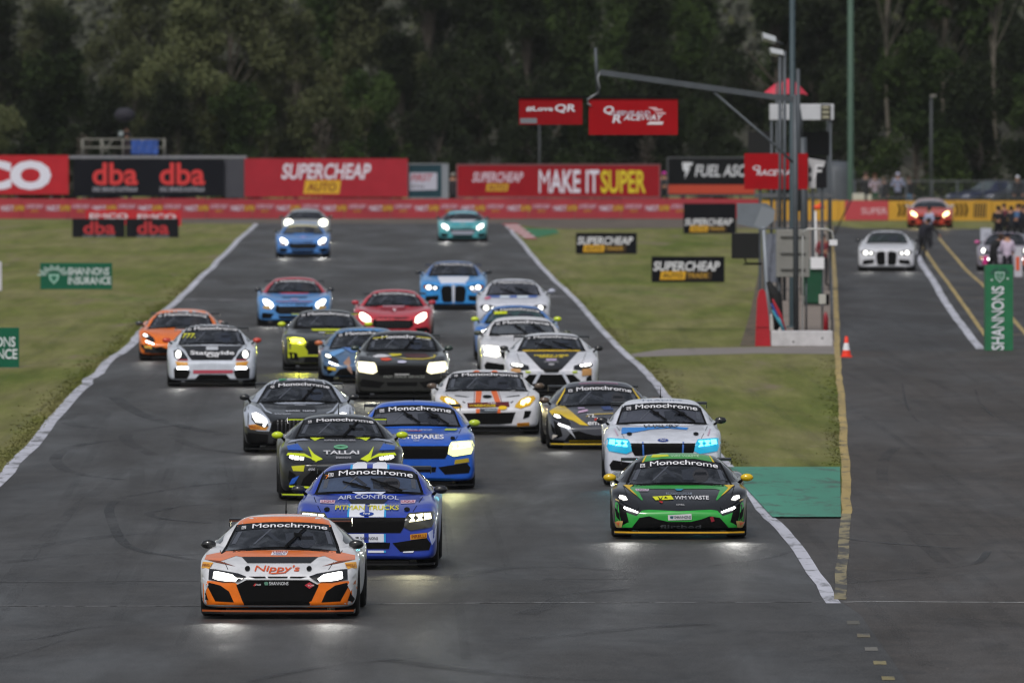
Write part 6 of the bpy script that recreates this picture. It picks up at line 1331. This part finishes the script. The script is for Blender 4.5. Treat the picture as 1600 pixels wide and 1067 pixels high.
def tree_variant(seed, h, crown0, spread, leafm, bark, nclump, nleaf, leaf=.3, trunk_r=.16):
    rnd = random.Random(seed); t = MB(); tips = []
    top = Vector((rnd.uniform(-.8, .8), rnd.uniform(-.8, .8), h*.82)); mid = top*.5+Vector((rnd.uniform(-.5, .5), rnd.uniform(-.5, .5), 0))
    t.tube([(0, 0, -.1), tuple(mid*.5), tuple(mid), tuple(top)], [trunk_r, trunk_r*.8, trunk_r*.6, trunk_r*.2], bark, 7)
    for i in range(nclump):
        u = crown0+(1-crown0)*(i+rnd.random())/nclump; z = h*u; a = rnd.uniform(0, 6.283); prof = math.sin(min(1, (1-u)*2.4+.22)*math.pi/2)*(.55+.45*math.sin(u*9+seed))
        r = spread*max(.25, prof)*rnd.uniform(.45, 1.0); p = Vector((r*math.cos(a), r*math.sin(a), z+rnd.uniform(-.3, .3))); tips.append((p, rnd.uniform(.55, 1.15)*spread*.36))
        base = Vector((0, 0, 0)).lerp(mid, min(1, z*.7/max(mid.z, .1))) if z*.7 < mid.z else mid.lerp(top, min(1, (z*.7-mid.z)/max(.1, top.z-mid.z)))
        t.tube([base, base.lerp(p, .5)+Vector((0, 0, -.15)), p], [trunk_r*.3, trunk_r*.2, trunk_r*.08], bark, 5, cap=False)
    lm = MB(); V_ = []; F_ = []
    for p, cr in tips:
        for k in range(nleaf):
            d = Vector((rnd.gauss(0, 1), rnd.gauss(0, 1), rnd.gauss(0, .75))); d = d.normalized()*cr*(rnd.random()**.45); q = p+d
            n = Vector((rnd.gauss(0, 1), rnd.gauss(0, 1)-.4, rnd.gauss(0, 1)+.6)).normalized(); u = n.orthogonal().normalized(); w = n.cross(u); a = rnd.uniform(0, 6.28); u, w = u*math.cos(a)+w*math.sin(a), w*math.cos(a)-u*math.sin(a)
            s = leaf*rnd.uniform(.5, 1.2); o = len(V_)
            V_ += [tuple(q-u*s), tuple(q+w*s*.45), tuple(q+u*s), tuple(q-w*s*.45)]; F_.append((o, o+1, o+2, o+3))
    lm.add(V_, F_, leafm); return t, lm
VAR = {}
def tree(kind, x, D, sc, rz, label, group):
    specs = {'gum': (3, 15, .30, 3.4, F_DARK, BARK, 44, 330, .19, .22), 'gum_mid': (11, 14, .22, 3.2, F_MID, BARK, 44, 330, .18, .2), 'gum_olive': (21, 13, .18, 3.3, F_OLIVE, PALEBARK, 44, 320, .18, .2),
             'wattle': (31, 7.5, .05, 2.6, F_MID, BARK, 34, 330, .15, .12), 'scrub': (41, 6.5, .03, 2.8, F_DARK, BARK, 34, 330, .15, .12), 'olive_scrub': (51, 7, .04, 2.7, F_OLIVE, BARK, 34, 320, .15, .12), 'dry': (61, 6, .25, 1.6, F_DEAD, PALEBARK, 22, 30, .16, .09),
             'thin': (71, 15, .62, 1.9, F_MID, PALEBARK, 20, 110, .28, .13)}
    p = (x, D, -.05)
    if kind not in VAR:
        t, l = tree_variant(*specs[kind]); root = empty('tree', p, rz, label, 'tree', group); t.build('trunk', root, bevel=-1); l.build('crown', root, bevel=-1); VAR[kind] = root
    else:
        root = copy_tree(VAR[kind]); root.location = p; root.rotation_euler = (0, 0, rz); root['label'] = label
    root.scale = (sc*random.uniform(.9, 1.12), sc, sc*random.uniform(.92, 1.1)); return root
rr = random.Random(5)
GR = 'trees in the woods behind the track'
NAME = {'gum': 'tall dark gum', 'gum_mid': 'tall green gum', 'gum_olive': 'tall olive gum', 'wattle': 'bushy green tree', 'scrub': 'low dark tree', 'olive_scrub': 'low olive tree', 'dry': 'dry twiggy tree', 'thin': 'thin pale-trunked tree'}
def near(px):
    for a, b, n in ((-99, 60, 'behind the red billboard lettered CO'), (60, 125, 'left of the camera platform'), (125, 260, 'behind the camera platform'), (260, 380, 'above the black billboard'), (380, 510, 'behind the left half of the wide red billboard'), (510, 640, 'behind the right half of the wide red billboard'),
                    (640, 715, 'behind the teal billboard'), (715, 810, 'behind the left end of the long red billboard'), (810, 915, 'behind the small hanging sign'), (915, 1062, 'behind the large hanging sign'), (1062, 1165, 'behind the boom arm'), (1165, 1250, 'behind the pole cluster'),
                    (1250, 1320, 'behind the white roofed stand'), (1320, 1400, 'beside the tall green pole'), (1400, 1500, 'beside the slim lamp pole'), (1500, 1599, 'behind the parked cars'), (1599, 9999, 'at the right edge')):
        if a <= px < b: return n
    return 'at the left edge'
rows = []
for i in range(17): rows.append(('front', -20+i*103+rr.uniform(-22, 22), rr.uniform(606, 622), rr.choice(['wattle', 'scrub', 'scrub', 'wattle', 'olive_scrub' if i < 6 else 'scrub']), rr.uniform(.75, 1.12)))
for i in range(20): rows.append(('middle', -80+i*90+rr.uniform(-25, 25), rr.uniform(632, 655), rr.choice(['gum', 'gum_mid', 'gum_olive' if i < 8 else 'gum', 'gum']), rr.uniform(.60, .92)))  # paler olive trees on the left carry sunlit haze in their leaf colour
for i in range(16): rows.append(('back', -30+i*112+rr.uniform(-30, 30), rr.uniform(675, 720), rr.choice(['gum', 'gum_mid', 'gum_olive' if i < 7 else 'gum_mid']), rr.uniform(.72, 1.0)))
for i, px in enumerate((505, 1010, 130)): rows.append(('front', px, 604+i, 'dry', (.75, .6, .6)[i]))
for px in (1472, 1486, 1560, 1395): rows.append(('front', px, 628, 'thin', 1.0))
seen = {}
for depth, px, D, kind, sc in rows:
    x = at(px, 200, D).x; lb = '%s %s, %s row' % (NAME[kind], near(px), depth); seen[lb] = seen.get(lb, 0)+1
    if seen[lb] > 1: lb = lb.replace(', %s row' % depth, ', right twin, %s row' % depth)
    tree(kind, x, D, sc, rr.uniform(0, 6.28), lb, GR)
# hillside behind, covered by far woods
def hz(x, y): return max(0, (y-760))*.075+5*noise.noise(Vector((x*.012, y*.006, 3)))*(y > 800)
vs = []; fs = []; nx, ny = 40, 26
for j in range(ny):
    for i in range(nx): x = (i/(nx-1)-.5)*420; y = 745+j*32; vs.append((x, y, hz(x, y)-.3))
for j in range(ny-1):
    for i in range(nx-1): a = j*nx+i; fs.append((a, a+1, a+nx+1, a+nx))
tag(MB().add(vs, fs, mat('3d3c30', 1.0, var=.3, vscale=.05), True).build('hill'), kind='structure')
fw = MB(); rw = random.Random(9); mats_ = [F_OLIVE, F_FAR, F_FAR]; VV = [[], [], []]; FF = [[], [], []]
for i in range(900):
    y = 770+rw.random()**1.3*420; x = rw.uniform(-.055, .055)*y; z0 = hz(x, y); k = rw.choice((0, 1, 1, 2)); h = rw.uniform(8, 15); r = rw.uniform(2.5, 4.5)
    for q in range(130):
        d = Vector((rw.gauss(0, .5), rw.gauss(0, .5), rw.gauss(0, .42))); p = Vector((x+d.x*r, y+d.y*r, z0+h*.62+d.z*h*.55)); n = Vector((rw.gauss(0, 1), rw.gauss(0, 1)-.5, rw.gauss(0, 1)+.6)).normalized(); u = n.orthogonal().normalized(); w = n.cross(u); s = rw.uniform(.2, .5); o = len(VV[k])
        VV[k] += [tuple(p-u*s), tuple(p+w*s*.6), tuple(p+u*s), tuple(p-w*s*.6)]; FF[k].append((o, o+1, o+2, o+3))
for k in range(3): fw.add(VV[k], FF[k], mats_[k])
tag(fw.build('far_woods', bevel=-1), kind='stuff')

# ------------------------------------------------------------------ haze
HAZE = .000045
hb = MB().box((0, 680, 39), (300, 1480, 80), mat('ffffff')); ho = hb.build('haze', bevel=-1); tag(ho, kind='stuff')
hm = bpy.data.materials.new('haze'); hm.use_nodes = True; hn = hm.node_tree; hn.nodes.clear()
pv = hn.nodes.new('ShaderNodeVolumePrincipled'); pv.inputs['Density'].default_value = HAZE; pv.inputs['Color'].default_value = (.95, .96, 1, 1); pv.inputs['Anisotropy'].default_value = .2
oo = hn.nodes.new('ShaderNodeOutputMaterial'); hn.links.new(pv.outputs[0], oo.inputs['Volume']); ho.data.materials.clear(); ho.data.materials.append(hm)
